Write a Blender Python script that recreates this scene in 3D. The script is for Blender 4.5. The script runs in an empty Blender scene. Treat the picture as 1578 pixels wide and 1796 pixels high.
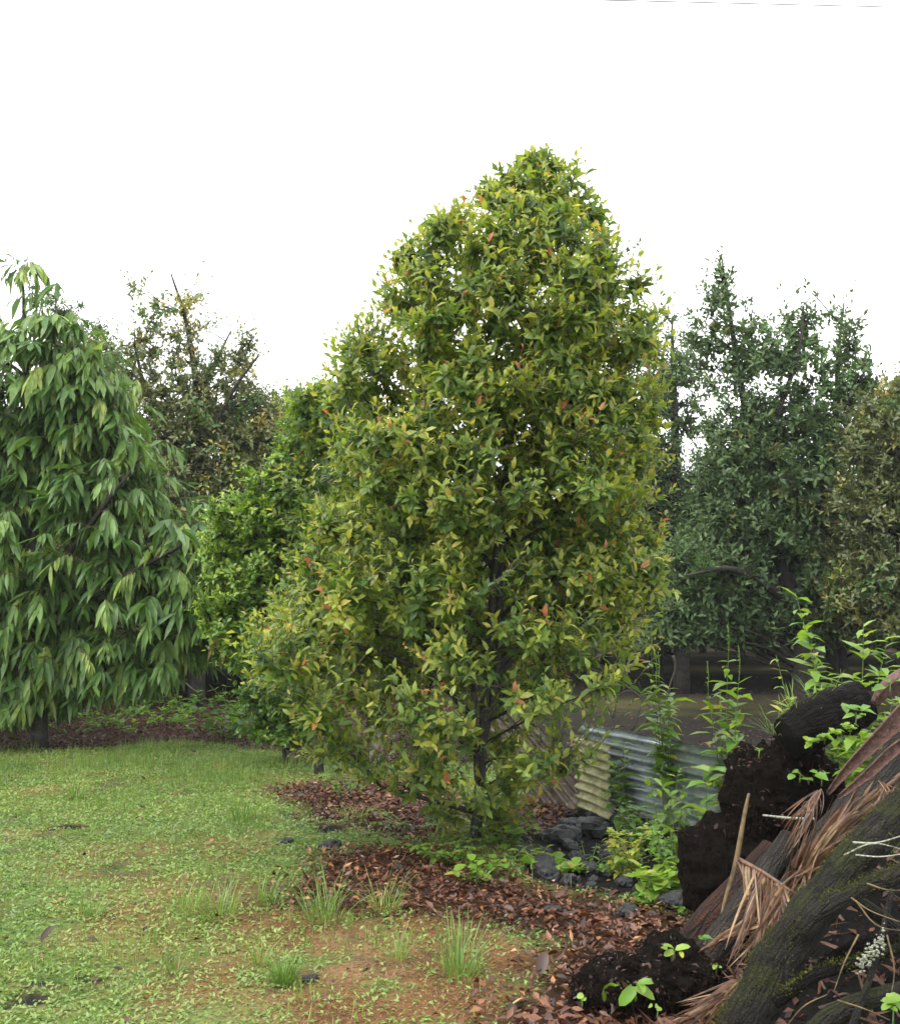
import bpy, math, random
import numpy as np
from mathutils import Vector, Matrix

# ------------------------------------------------------------------ camera, sky, sun, exposure
SC = bpy.context.scene
COL = SC.collection
HC, F, HOR = 2.2, 1905.0, 1075.0            # eye height, focal length in photo pixels, horizon row
PITCH = math.atan((HOR - 898.0) / F)
cam_data = bpy.data.cameras.new('camera')
cam = bpy.data.objects.new('camera', cam_data)
COL.objects.link(cam)
cam.location = (0, 0, HC)
cam.rotation_euler = (math.pi / 2 + PITCH, 0, 0)
cam_data.sensor_fit = 'HORIZONTAL'
cam_data.sensor_width = 36.0
cam_data.lens = 36.0 * F / 1578.0
cam_data.clip_start = 0.1
cam_data.clip_end = 6000
SC.camera = cam

SUN_EL, SUN_AZ = math.radians(58), math.radians(-125)     # azimuth from +Y (view direction), negative is to the left
world = bpy.data.worlds.new('World')
SC.world = world
world.use_nodes = True
wn, wl = world.node_tree.nodes, world.node_tree.links
wn.clear()
w_out = wn.new('ShaderNodeOutputWorld')
w_bg = wn.new('ShaderNodeBackground')
w_sky = wn.new('ShaderNodeTexSky')
w_sky.sky_type = 'NISHITA'
w_sky.sun_disc = False
w_sky.sun_elevation = SUN_EL
w_sky.sun_rotation = SUN_AZ
w_sky.air_density = 1.5
w_sky.dust_density = 6.0
w_hs = wn.new('ShaderNodeHueSaturation')
w_hs.inputs['Saturation'].default_value = 0.08
w_mix = wn.new('ShaderNodeMix')
w_mix.data_type = 'RGBA'
w_mix.inputs[0].default_value = 0.85                      # closed cloud cover over the sky
w_mix.inputs[7].default_value = (10.0, 10.1, 10.2, 1)
wl.new(w_sky.outputs[0], w_hs.inputs['Color'])
wl.new(w_hs.outputs[0], w_mix.inputs[6])
wl.new(w_mix.outputs[2], w_bg.inputs['Color'])
w_bg.inputs['Strength'].default_value = 0.12
wl.new(w_bg.outputs[0], w_out.inputs['Surface'])

sun_data = bpy.data.lights.new('sun', 'SUN')
sun_data.energy = 1.3
sun_data.angle = math.radians(40)
sun_data.color = (1.0, 0.98, 0.94)
sun = bpy.data.objects.new('sun', sun_data)
COL.objects.link(sun)
sd = Vector((math.sin(SUN_AZ) * math.cos(SUN_EL), math.cos(SUN_AZ) * math.cos(SUN_EL), math.sin(SUN_EL)))
sun.rotation_euler = sd.to_track_quat('Z', 'Y').to_euler()
sun.location = (0, 0, 40)

SC.view_settings.view_transform = 'Standard'
SC.view_settings.look = 'None'
SC.view_settings.gamma = 1.0
SC.view_settings.use_curve_mapping = False
SC.view_settings.exposure = 1.40
SC.render.engine = 'CYCLES'
SC.cycles.max_bounces = 6
SC.cycles.diffuse_bounces = 3
SC.cycles.glossy_bounces = 2
SC.cycles.transmission_bounces = 3
SC.cycles.volume_bounces = 0

# ------------------------------------------------------------------ helpers: pixels, noise, ground
rng = np.random.default_rng(11)
random.seed(5)
CP, SP = math.cos(PITCH), math.sin(PITCH)

def P(px, py, d):
    """world point seen at photo pixel (px, py) at distance d along +Y"""
    a, b = (px - 789.0) / F, (898.0 - py) / F
    ry, rz = CP - b * SP, SP + b * CP
    s = d / ry
    return np.array((a * s, d, HC + rz * s))

def G(px, py):
    a, b = (px - 789.0) / F, (898.0 - py) / F
    ry, rz = CP - b * SP, SP + b * CP
    s = -HC / rz
    return np.array((a * s, ry * s, 0.0))

def proj(p):
    p = np.asarray(p, float).reshape(-1, 3)
    x, y, z = p[:, 0], p[:, 1], p[:, 2] - HC
    f = np.maximum(y * CP + z * SP, 0.05)
    u = -y * SP + z * CP
    return 789 + F * x / f, 898 - F * u / f, f

def _hash(ix, iy, iz):
    n = (ix * 73856093) ^ (iy * 19349663) ^ (iz * 83492791)
    n = (n ^ (n >> 13)) * 1274126177
    n = n ^ (n >> 16)
    return (n & 0xFFFF) / 65535.0

def vnoise(p):
    i = np.floor(p).astype(np.int64)
    f = p - i
    f = f * f * (3 - 2 * f)
    x, y, z = i[:, 0], i[:, 1], i[:, 2]
    fx, fy, fz = f[:, 0], f[:, 1], f[:, 2]
    def L(a, b, t): return a + (b - a) * t
    c = [[[_hash(x + a, y + b, z + d) for d in (0, 1)] for b in (0, 1)] for a in (0, 1)]
    return L(L(L(c[0][0][0], c[1][0][0], fx), L(c[0][1][0], c[1][1][0], fx), fy),
             L(L(c[0][0][1], c[1][0][1], fx), L(c[0][1][1], c[1][1][1], fx), fy), fz)

def fbm(p, s=1.0, o=4, seed=0):
    p = np.asarray(p, float)
    if p.shape[1] == 2:
        p = np.column_stack((p, np.zeros(len(p))))
    q = p * s + seed * 17.31
    t, a, tot = 0, 0.5, 0
    for k in range(o):
        t = t + a * vnoise(q)
        tot += a
        q = q * 2.03 + 5.1
        a *= 0.5
    return t / tot

def sm(a, b, x):
    t = np.clip((x - a) / (b - a), 0, 1)
    return t * t * (3 - 2 * t)

TRUNK = G(832, 1488)

def gz(x, y):
    x = np.asarray(x, float).ravel(); y = np.asarray(y, float).ravel()
    q = np.column_stack((x, y))
    near = 1 - sm(60, 200, np.hypot(x, y))
    z = (fbm(q, 0.45, 3) - 0.5) * 0.16 + (fbm(q, 2.6, 3, 3) - 0.5) * 0.05
    r2 = ((x - TRUNK[0]) / 0.75) ** 2 + ((y - TRUNK[1]) / 0.55) ** 2
    z = z * near + 0.10 * np.exp(-r2)
    r = np.sqrt(((x - 2.75) / 1.25) ** 2 + ((y - 6.6) / 1.35) ** 2)
    z = z + 0.75 * sm(1.0, 0.0, r) * (0.75 + 0.5 * fbm(q, 3.0, 3, 8))
    # low bank of cinders between lawn and orchard
    z = z + 0.22 * np.exp(-((y - 34 - 0.05 * x) / 1.6) ** 2) * sm(-2, 3, x)
    return z

def gz1(x, y): return float(gz([x], [y])[0])

def inpoly(q, poly):
    x, y = q[:, 0], q[:, 1]
    c = np.zeros(len(q), bool)
    n = len(poly)
    for i in range(n):
        x1, y1 = poly[i]; x2, y2 = poly[(i + 1) % n]
        if y1 == y2: continue
        k = ((y1 > y) != (y2 > y)) & (x < (x2 - x1) * (y - y1) / (y2 - y1) + x1)
        c ^= k
    return c

def region(pp): return [tuple(G(*p)[:2]) for p in pp]

LITTER_FRONT = region([(560, 1500), (640, 1490), (720, 1492), (900, 1535), (1100, 1580), (1210, 1590), (1300, 1640), (1420, 1700), (1500, 1900), (840, 1900),
                       (870, 1770), (950, 1710), (985, 1655), (900, 1628), (760, 1605), (600, 1612), (490, 1580)])
LITTER_BACK = region([(470, 1382), (560, 1370), (760, 1375), (820, 1430), (770, 1482), (640, 1462), (560, 1430), (500, 1410)])
LITTER_SIDE = region([(870, 1405), (1010, 1398), (1010, 1440), (930, 1490), (860, 1490)])
LITTER_BED = region([(-300, 1318), (60, 1322), (150, 1318), (330, 1303), (430, 1312), (560, 1335), (640, 1345), (800, 1350), (900, 1330), (900, 1235), (300, 1205), (-300, 1205)])
BLACK_PATCH = [region([(470, 1425), (560, 1418), (620, 1440), (610, 1462), (540, 1468), (500, 1445)]),
               region([(-60, 1722), (60, 1712), (180, 1705), (190, 1720), (90, 1742), (-60, 1762)]),
               region([(90, 1448), (150, 1445), (150, 1460), (100, 1462)])]
LAVA = region([(930, 1480), (1010, 1420), (1100, 1395), (1330, 1380), (1330, 1600), (1190, 1600), (1090, 1570), (960, 1545), (910, 1510)])
THATCH = region([(300, 1530), (480, 1560), (600, 1612), (900, 1628), (985, 1655), (950, 1715), (870, 1780), (830, 1900), (300, 1900), (420, 1740), (560, 1690), (450, 1640), (330, 1600)])
LAWN_EDGE_PX = [(-4000, 1322), (-300, 1320), (60, 1322), (150, 1318), (330, 1303), (430, 1312), (560, 1332), (700, 1340), (860, 1345), (1020, 1380), (1060, 1440), (1400, 1600), (1700, 1700), (3200, 2100)]
LAWN = region(LAWN_EDGE_PX) + [(14, 2), (3, -8), (-30, -8)]

def warp(q, a=0.25, s=2.2):
    n1, n2 = fbm(q, s, 3, 21) - 0.5, fbm(q, s, 3, 22) - 0.5
    return q + a * 2 * np.column_stack((n1, n2))

JIT = np.array([(math.cos(k * 2.4) * math.sqrt(k / 8), math.sin(k * 2.4) * math.sqrt(k / 8)) for k in range(9)])
def soft(q, poly, r):
    return np.mean([inpoly(q + j * r, poly) for j in JIT], 0)

def cover(q):
    """what lies on the ground at plan points q: weights of lawn, thatch, litter, black grit"""
    w = warp(q)
    lawn = inpoly(w, LAWN).astype(float)
    litter = np.clip(soft(w, LITTER_FRONT, .28) + soft(w, LITTER_BACK, .35) + inpoly(w, LITTER_SIDE), 0, 1)
    bed = inpoly(w, LITTER_BED).astype(float) * (1 - lawn)
    black = np.zeros(len(q))
    for b in BLACK_PATCH: black = np.maximum(black, inpoly(w, b) * sm(.36, .56, fbm(q, 5.0, 3, 91)))
    lava = inpoly(w, LAVA).astype(float)
    r = np.sqrt(((q[:, 0] - 2.75) / 1.25) ** 2 + ((q[:, 1] - 6.6) / 1.35) ** 2)
    heap = (r < 0.92).astype(float); lava = np.maximum(lava, heap)
    th = soft(warp(q, 0.4, 1.4), THATCH, .6) * (.45 + .75 * sm(.32, .6, fbm(q, 3.2, 3, 33)))
    n = fbm(q, 1.1, 4, 31)
    th = np.clip(th * 1.1 + sm(0.54, 0.68, n) * 0.5, 0, 1)
    bald = sm(0.60, 0.70, fbm(q, 2.7, 3, 41))
    return dict(lawn=lawn * (1 - litter) * (1 - black) * (1 - lava), thatch=th, litter=litter * (1 - lava), bed=bed, black=black, lava=lava, bald=bald, heap=heap)

# ------------------------------------------------------------------ helpers: meshes and objects
def norm(v):
    return v / np.maximum(np.linalg.norm(v, axis=-1, keepdims=True), 1e-9)

def tri_mesh(name, V, T, mats=(), attrs=None, smooth=True):
    me = bpy.data.meshes.new(name)
    V = np.ascontiguousarray(V, np.float32); T = np.ascontiguousarray(T, np.int32)
    me.vertices.add(len(V)); me.vertices.foreach_set('co', V.ravel())
    me.loops.add(T.size); me.loops.foreach_set('vertex_index', T.ravel())
    me.polygons.add(len(T)); me.polygons.foreach_set('loop_start', np.arange(0, T.size, 3, dtype=np.int32))
    me.polygons.foreach_set('use_smooth', np.full(len(T), smooth, bool))
    for k, a in (attrs or {}).items():
        a = np.asarray(a, np.float32)
        if a.ndim == 1:
            me.attributes.new(k, 'FLOAT', 'POINT').data.foreach_set('value', a)
        else:
            me.attributes.new(k, 'FLOAT_COLOR', 'POINT').data.foreach_set('color', np.ascontiguousarray(a).ravel())
    for m in mats: me.materials.append(m)
    me.update(calc_edges=True)
    return me

def link(name, me, parent=None, loc=None):
    o = bpy.data.objects.new(name, me)
    COL.objects.link(o)
    if parent is not None: o.parent = parent
    if loc is not None: o.location = [float(c) for c in loc]
    return o

def tag(o, label=None, cat=None, group=None, kind=None):
    if label: o['label'] = label
    if cat: o['category'] = cat
    if group: o['group'] = group
    if kind: o['kind'] = kind
    return o

def thing(name, label, cat, loc, group=None):
    return tag(link(name, None, None, loc), label, cat, group)

def tubes(Pp, R, sides=5, cap=True):
    """Pp (N,n,3) polylines, R (N,n) radii -> verts, tris"""
    Pp = np.asarray(Pp, float); R = np.asarray(R, float)
    if Pp.ndim == 2: Pp, R = Pp[None], R[None]
    N, n, _ = Pp.shape
    tan = np.empty_like(Pp)
    tan[:, 1:-1] = Pp[:, 2:] - Pp[:, :-2]; tan[:, 0] = Pp[:, 1] - Pp[:, 0]; tan[:, -1] = Pp[:, -1] - Pp[:, -2]
    tan = norm(tan)
    m = np.abs(norm(Pp[:, -1] - Pp[:, 0]))
    ref = np.zeros((N, 3)); ref[np.arange(N), np.argmin(m, 1)] = 1
    s1 = norm(np.cross(tan, ref[:, None, :])); s2 = np.cross(tan, s1)
    a = np.linspace(0, 2 * np.pi, sides, endpoint=False)
    V = Pp[:, :, None, :] + R[:, :, None, None] * (np.cos(a)[None, None, :, None] * s1[:, :, None, :] + np.sin(a)[None, None, :, None] * s2[:, :, None, :])
    idx = np.arange(N * n * sides).reshape(N, n, sides)
    A = idx[:, :-1]; B = idx[:, 1:]
    A2, B2 = np.roll(A, -1, 2), np.roll(B, -1, 2)
    T = np.concatenate((np.stack((A, A2, B2), -1).reshape(-1, 3), np.stack((A, B2, B), -1).reshape(-1, 3)))
    V = V.reshape(-1, 3)
    if cap:
        ce = np.concatenate((Pp[:, 0], Pp[:, -1])); b = len(V)
        V = np.concatenate((V, ce))
        i0, i1 = idx[:, 0], idx[:, -1]
        c0 = np.repeat((b + np.arange(N))[:, None], sides, 1); c1 = c0 + N
        T = np.concatenate((T, np.stack((c0, np.roll(i0, -1, 1), i0), -1).reshape(-1, 3), np.stack((c1, i1, np.roll(i1, -1, 1)), -1).reshape(-1, 3)))
    return V, T

def smooth_path(pts, n):
    """Catmull-Rom through pts, n samples"""
    p = np.asarray(pts, float)
    p = np.vstack((2 * p[0] - p[1], p, 2 * p[-1] - p[-2]))
    t = np.linspace(0, len(p) - 3 - 1e-6, n)
    i = t.astype(int); f = (t - i)[:, None]
    a, b, c, d = p[i], p[i + 1], p[i + 2], p[i + 3]
    return 0.5 * (2 * b + (c - a) * f + (2 * a - 5 * b + 4 * c - d) * f ** 2 + (3 * b - a - 3 * c + d) * f ** 3)

def joinm(parts):
    Vs, Ts, b = [], [], 0
    for V, T in parts:
        Vs.append(V); Ts.append(T + b); b += len(V)
    return np.concatenate(Vs), np.concatenate(Ts)

# leaf shapes: stations along the leaf, half width at each
LEAF = {
    'full': ([0, .22, .6, 1], [0.0, .8, .95, 0.0]),
    'lite': ([0, .45, 1], [0, 1, 0]),
    'long': ([0, .15, .5, .82, 1], [0, .8, 1, .65, 0]),
    'round': ([0, .2, .55, .85, 1], [0.0, .85, 1, .7, 0]),
}

def leaf_geo(base, d, n, L, W, droop=0.15, fold=0.25, shape='full'):
    """arrays of leaves -> verts (N*k,3), tris, k"""
    t, w = LEAF[shape]
    d = norm(d); s = norm(np.cross(d, n)); n = np.cross(s, d)
    N = len(base); m = len(t)
    L = np.broadcast_to(L, (N,))[:, None]; W = np.broadcast_to(W, (N,))[:, None]
    droop = np.broadcast_to(droop, (N,))[:, None]; fold = np.broadcast_to(fold, (N,))[:, None]
    cen = [base + d * L * a * (1 - 0.25 * droop * a) - n * droop * L * a * a for a in t]
    cols = list(cen)
    for k in range(1, m - 1):
        cols.append(cen[k] + s * W * .5 * w[k] + n * fold * W * .5 * w[k])
        cols.append(cen[k] - s * W * .5 * w[k] + n * fold * W * .5 * w[k])
    k = len(cols)
    V = np.stack(cols, 1).reshape(-1, 3)
    tri = []
    lf = lambda j: m + 2 * (j - 1)
    tri += [(0, 1, lf(1)), (0, lf(1) + 1, 1)]
    for j in range(1, m - 2):
        l0, l1 = lf(j), lf(j + 1)
        tri += [(j, j + 1, l1), (j, l1, l0), (j, l1 + 1, j + 1), (j, l0 + 1, l1 + 1)]
    e = m - 2
    tri += [(e, m - 1, lf(e)), (e, lf(e) + 1, m - 1)]
    tri = np.array(tri)
    T = (np.arange(N)[:, None, None] * k + tri[None]).reshape(-1, 3)
    return V, T, k

LEAF_CACHE = {}
def leaf_mesh(shape, mat, tint, droop, fold):
    key = (shape, mat.name, round(tint, 1), round(droop, 1), round(fold, 1))
    if key not in LEAF_CACHE:
        V, T, k = leaf_geo(np.zeros((1, 3)), np.array([[0, 1., 0]]), np.array([[0, 0, 1.]]), 1.0, 1.0, key[3], key[4], shape)
        LEAF_CACHE[key] = tri_mesh('leaf', V, T, [mat], {'tint': np.full(len(V), key[2])})
    return LEAF_CACHE[key]

def leaf_object(parent, base, d, n, L, W, mat, tint, droop=.2, fold=.2, shape='full', name='leaf', origin=None):
    d = norm(np.asarray(d, float)); s = norm(np.cross(d, n)); n = np.cross(s, d)
    o = link(name, leaf_mesh(shape, mat, tint, droop, fold), parent)
    b = np.asarray(base) - (np.asarray(origin) if origin is not None else 0)
    # matrix_local: columns are width, length, normal
    o.matrix_local = Matrix(((s[0] * W, d[0] * L, n[0] * L, b[0]), (s[1] * W, d[1] * L, n[1] * L, b[1]), (s[2] * W, d[2] * L, n[2] * L, b[2]), (0, 0, 0, 1)))
    return o

# ------------------------------------------------------------------ materials
def new_mat(name):
    m = bpy.data.materials.new(name); m.use_nodes = True
    nt = m.node_tree; nt.nodes.clear()
    return m, nt.nodes, nt.links

def leaf_mat(name, stops, rough=.38, trans=.32, spec=.5, tgain=1.5):
    m, N, K = new_mat(name)
    out = N.new('ShaderNodeOutputMaterial'); at = N.new('ShaderNodeAttribute'); at.attribute_name = 'tint'
    rp = N.new('ShaderNodeValToRGB'); cr = rp.color_ramp
    while len(cr.elements) > 1: cr.elements.remove(cr.elements[0])
    cr.elements[0].position = stops[0][0]; cr.elements[0].color = (*stops[0][1], 1)
    for p, c in stops[1:]:
        e = cr.elements.new(p); e.color = (*c, 1)
    no = N.new('ShaderNodeTexNoise'); no.inputs['Scale'].default_value = 9.0; no.inputs['Detail'].default_value = 2
    geo = N.new('ShaderNodeNewGeometry'); K.new(geo.outputs['Position'], no.inputs['Vector'])
    mr = N.new('ShaderNodeMapRange'); mr.inputs[1].default_value = .3; mr.inputs[2].default_value = .7; mr.inputs[3].default_value = .75; mr.inputs[4].default_value = 1.25
    K.new(no.outputs['Fac'], mr.inputs[0])
    mu = N.new('ShaderNodeVectorMath'); mu.operation = 'SCALE'
    K.new(rp.outputs[0], mu.inputs[0]); K.new(mr.outputs[0], mu.inputs['Scale'])
    b = N.new('ShaderNodeBsdfPrincipled')
    b.inputs['Roughness'].default_value = rough; b.inputs['Specular IOR Level'].default_value = spec
    tr = N.new('ShaderNodeBsdfTranslucent'); mx = N.new('ShaderNodeMixShader'); mx.inputs[0].default_value = trans
    tm = N.new('ShaderNodeVectorMath'); tm.operation = 'MULTIPLY'; tm.inputs[1].default_value = (tgain * 1.05, tgain, tgain * .55)
    K.new(at.outputs['Fac'], rp.inputs[0]); K.new(mu.outputs[0], b.inputs['Base Color'])
    K.new(mu.outputs[0], tm.inputs[0]); K.new(tm.outputs[0], tr.inputs['Color'])
    K.new(b.outputs[0], mx.inputs[1]); K.new(tr.outputs[0], mx.inputs[2]); K.new(mx.outputs[0], out.inputs['Surface'])
    return m

def rough_mat(name, c1, c2, scale=8, rough=.8, bump=.3, c3=None, moss=None, spec=.35, stretch=(1, 1, 1), metal=0, grain=False):
    """two-tone noisy surface; c3 adds pale specks; moss (colour, amount) grows on upward faces"""
    m, N, K = new_mat(name)
    out = N.new('ShaderNodeOutputMaterial'); b = N.new('ShaderNodeBsdfPrincipled')
    tc = N.new('ShaderNodeNewGeometry'); mp = N.new('ShaderNodeMapping'); mp.inputs['Scale'].default_value = stretch
    if grain:
        la = N.new('ShaderNodeAttribute'); la.attribute_name = 'luv'; K.new(la.outputs['Vector'], mp.inputs[0])
    else:
        K.new(tc.outputs['Position'], mp.inputs[0])
    n1 = N.new('ShaderNodeTexNoise'); n1.inputs['Scale'].default_value = scale; n1.inputs['Detail'].default_value = 8; n1.inputs['Roughness'].default_value = .65
    K.new(mp.outputs[0], n1.inputs['Vector'])
    r1 = N.new('ShaderNodeValToRGB'); r1.color_ramp.elements[0].position = .35; r1.color_ramp.elements[1].position = .68
    r1.color_ramp.elements[0].color = (*c1, 1); r1.color_ramp.elements[1].color = (*c2, 1)
    K.new(n1.outputs['Fac'], r1.inputs[0])
    colr = r1.outputs[0]
    if c3:
        n2 = N.new('ShaderNodeTexNoise'); n2.inputs['Scale'].default_value = scale * 3.1; n2.inputs['Detail'].default_value = 3
        K.new(tc.outputs['Position'], n2.inputs['Vector'])
        r2 = N.new('ShaderNodeValToRGB'); r2.color_ramp.elements[0].position = .64; r2.color_ramp.elements[1].position = .70
        K.new(n2.outputs['Fac'], r2.inputs[0])
        mx = N.new('ShaderNodeMix'); mx.data_type = 'RGBA'; mx.inputs[7].default_value = (*c3, 1)
        K.new(r2.outputs[0], mx.inputs[0]); K.new(colr, mx.inputs[6]); colr = mx.outputs[2]
    if moss:
        n3 = N.new('ShaderNodeTexNoise'); n3.inputs['Scale'].default_value = 5; n3.inputs['Detail'].default_value = 6
        K.new(tc.outputs['Position'], n3.inputs['Vector'])
        sx = N.new('ShaderNodeSeparateXYZ'); K.new(tc.outputs['Normal'], sx.inputs[0])
        ad = N.new('ShaderNodeMath'); ad.operation = 'MULTIPLY_ADD'; ad.inputs[1].default_value = .28
        K.new(sx.outputs['Z'], ad.inputs[0]); K.new(n3.outputs['Fac'], ad.inputs[2])
        r3 = N.new('ShaderNodeMapRange'); r3.inputs[1].default_value = .72 - .3 * moss[1]; r3.inputs[2].default_value = .86 - .3 * moss[1]
        K.new(ad.outputs[0], r3.inputs[0])
        mx = N.new('ShaderNodeMix'); mx.data_type = 'RGBA'; mx.inputs[7].default_value = (*moss[0], 1)
        K.new(r3.outputs[0], mx.inputs[0]); K.new(colr, mx.inputs[6]); colr = mx.outputs[2]
    K.new(colr, b.inputs['Base Color'])
    b.inputs['Roughness'].default_value = rough; b.inputs['Specular IOR Level'].default_value = spec; b.inputs['Metallic'].default_value = metal
    bp = N.new('ShaderNodeBump'); bp.inputs['Strength'].default_value = bump; bp.inputs['Distance'].default_value = .03
    hgt_ = n1.outputs['Fac']
    if grain:                                   # cracked plates of bark and fine grit over the long grain
        vo = N.new('ShaderNodeTexVoronoi'); vo.feature = 'DISTANCE_TO_EDGE'; vo.inputs['Scale'].default_value = scale * .8
        K.new(mp.outputs[0], vo.inputs['Vector'])
        cr = N.new('ShaderNodeMapRange'); cr.inputs[1].default_value = 0; cr.inputs[2].default_value = .16; cr.inputs[3].default_value = .25; cr.inputs[4].default_value = 1
        K.new(vo.outputs['Distance'], cr.inputs[0])
        gr = N.new('ShaderNodeTexNoise'); gr.inputs['Scale'].default_value = 90; gr.inputs['Detail'].default_value = 4
        K.new(tc.outputs['Position'], gr.inputs['Vector'])
        gm = N.new('ShaderNodeMapRange'); gm.inputs[1].default_value = .3; gm.inputs[2].default_value = .7; gm.inputs[3].default_value = .4; gm.inputs[4].default_value = 1.7
        K.new(gr.outputs['Fac'], gm.inputs[0])
        pm = N.new('ShaderNodeMath'); pm.operation = 'MULTIPLY'; K.new(cr.outputs[0], pm.inputs[0]); K.new(gm.outputs[0], pm.inputs[1])
        sc_ = N.new('ShaderNodeVectorMath'); sc_.operation = 'SCALE'; K.new(colr, sc_.inputs[0]); K.new(pm.outputs[0], sc_.inputs['Scale'])
        K.new(sc_.outputs[0], b.inputs['Base Color'])
        hm = N.new('ShaderNodeMath'); hm.operation = 'MULTIPLY_ADD'; hm.inputs[1].default_value = .7; K.new(pm.outputs[0], hm.inputs[0]); K.new(n1.outputs['Fac'], hm.inputs[2]); hgt_ = hm.outputs[0]
    K.new(hgt_, bp.inputs['Height']); K.new(bp.outputs[0], b.inputs['Normal'])
    K.new(b.outputs[0], out.inputs['Surface'])
    return m

def ground_mat():
    m, N, K = new_mat('ground_cover')
    out = N.new('ShaderNodeOutputMaterial'); b = N.new('ShaderNodeBsdfPrincipled')
    at = N.new('ShaderNodeAttribute'); at.attribute_name = 'albedo'
    geo = N.new('ShaderNodeNewGeometry')
    n1 = N.new('ShaderNodeTexNoise'); n1.inputs['Scale'].default_value = 38; n1.inputs['Detail'].default_value = 8; n1.inputs['Roughness'].default_value = .7
    K.new(geo.outputs['Position'], n1.inputs['Vector'])
    mr = N.new('ShaderNodeMapRange'); mr.inputs[1].default_value = .3; mr.inputs[2].default_value = .7; mr.inputs[3].default_value = .45; mr.inputs[4].default_value = 1.5
    K.new(n1.outputs['Fac'], mr.inputs[0])
    mu = N.new('ShaderNodeVectorMath'); mu.operation = 'SCALE'
    K.new(at.outputs['Color'], mu.inputs[0]); K.new(mr.outputs[0], mu.inputs['Scale'])
    K.new(mu.outputs[0], b.inputs['Base Color'])
    b.inputs['Roughness'].default_value = .9; b.inputs['Specular IOR Level'].default_value = .08
    bp = N.new('ShaderNodeBump'); bp.inputs['Strength'].default_value = .6; bp.inputs['Distance'].default_value = .03
    K.new(n1.outputs['Fac'], bp.inputs['Height']); K.new(bp.outputs[0], b.inputs['Normal'])
    K.new(b.outputs[0], out.inputs['Surface'])
    return m

M = {}
M['ground'] = ground_mat()
M['main_leaf'] = leaf_mat('glossy_yellowing_leaf', [(0, (.030, .068, .018)), (.32, (.062, .125, .024)), (.55, (.130, .195, .032)), (.78, (.25, .29, .048)), (.93, (.36, .30, .06)), (.965, (.36, .20, .07)), (1, (.34, .12, .06))], rough=.44, trans=.44, tgain=1.65, spec=.4)
M['droop_leaf'] = leaf_mat('drooping_leaf', [(0, (.030, .070, .018)), (.4, (.065, .140, .030)), (.7, (.13, .225, .046)), (.92, (.23, .32, .075)), (1, (.30, .22, .04))], rough=.42, trans=.38, spec=.4)
M['lime_leaf'] = leaf_mat('lime_leaf', [(0, (.035, .09, .015)), (.5, (.10, .20, .025)), (1, (.26, .36, .05))], rough=.4, trans=.36)
M['orchard_leaf'] = leaf_mat('orchard_leaf', [(0, (.034, .062, .024)), (.4, (.066, .115, .040)), (.72, (.115, .17, .055)), (.86, (.07, .17, .05)), (1, (.22, .19, .06))], rough=.5, trans=.28, spec=.28)
M['yellow_leaf'] = leaf_mat('yellowing_orchard_leaf', [(0, (.06, .08, .035)), (.4, (.11, .135, .05)), (.62, (.175, .18, .055)), (.78, (.06, .17, .05)), (.86, (.24, .22, .055)), (1, (.36, .30, .05))], rough=.45, trans=.28)
M['pale_leaf'] = leaf_mat('pale_far_leaf', [(0, (.06, .085, .05)), (1, (.12, .16, .08))], rough=.6, trans=.3)
M['weed_leaf'] = leaf_mat('weed_leaf', [(0, (.05, .13, .018)), (.5, (.125, .25, .03)), (.85, (.23, .33, .045)), (1, (.36, .34, .05))], rough=.42, trans=.45)
M['grass'] = leaf_mat('grass_blade', [(0, (.055, .12, .018)), (.45, (.12, .22, .035)), (.75, (.24, .27, .07)), (1, (.33, .23, .10))], rough=.5, trans=.35)
M['mat_leaf'] = leaf_mat('lawn_weed_leaf', [(0, (.08, .140, .030)), (.5, (.148, .232, .050)), (.8, (.22, .265, .066)), (1, (.26, .18, .08))], rough=.5, trans=.3)
M['dead_leaf'] = leaf_mat('dead_leaf', [(0, (.018, .009, .006)), (.35, (.060, .021, .011)), (.65, (.135, .049, .020)), (.85, (.24, .105, .038)), (1, (.32, .21, .11))], rough=.5, trans=.08, tgain=1.1, spec=.45)
M['thatch'] = leaf_mat('dry_thatch', [(0, (.08, .034, .014)), (.4, (.16, .078, .032)), (.7, (.25, .155, .075)), (1, (.14, .17, .045))], rough=.7, trans=.15, tgain=1.1)
M['bark_dark'] = rough_mat('dark_wet_bark', (.012, .011, .009), (.045, .04, .032), 14, .6, .5, c3=(.16, .16, .13))
M['bark_grey'] = rough_mat('grey_twig_bark', (.06, .055, .045), (.17, .16, .13), 20, .75, .3)
M['bark_brown'] = rough_mat('brown_orchard_bark', (.010, .009, .007), (.038, .033, .026), 9, .8, .5)
M['bark_lichen'] = rough_mat('lichen_bark', (.06, .055, .045), (.24, .24, .20), 16, .8, .4)
M['log_moss'] = rough_mat('mossy_log_bark', (.0035, .003, .0025), (.034, .029, .023), 44, .8, 1.0, grain=True, spec=.25, moss=((.026, .030, .006), .34))
M['log_black'] = rough_mat('black_wet_log', (.0022, .0018, .0015), (.015, .012, .0095), 40, .85, 1.0, grain=True, spec=.12)
M['log_red'] = rough_mat('red_brown_palm_trunk', (.014, .007, .005), (.085, .028, .013), 26, .7, 1.0, grain=True, spec=.3)
M['log_grey'] = rough_mat('grey_palm_trunk', (.012, .010, .008), (.060, .050, .038), 38, .75, 1.0, grain=True, spec=.3)
M['humus'] = rough_mat('black_humus', (.0018, .0015, .0012), (.0105, .008, .0062), 26, 1.0, 1.0, spec=.03)
M['fibre'] = rough_mat('root_fibre', (.005, .0036, .0028), (.030, .021, .015), 30, .95, .2, spec=.05)
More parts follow.
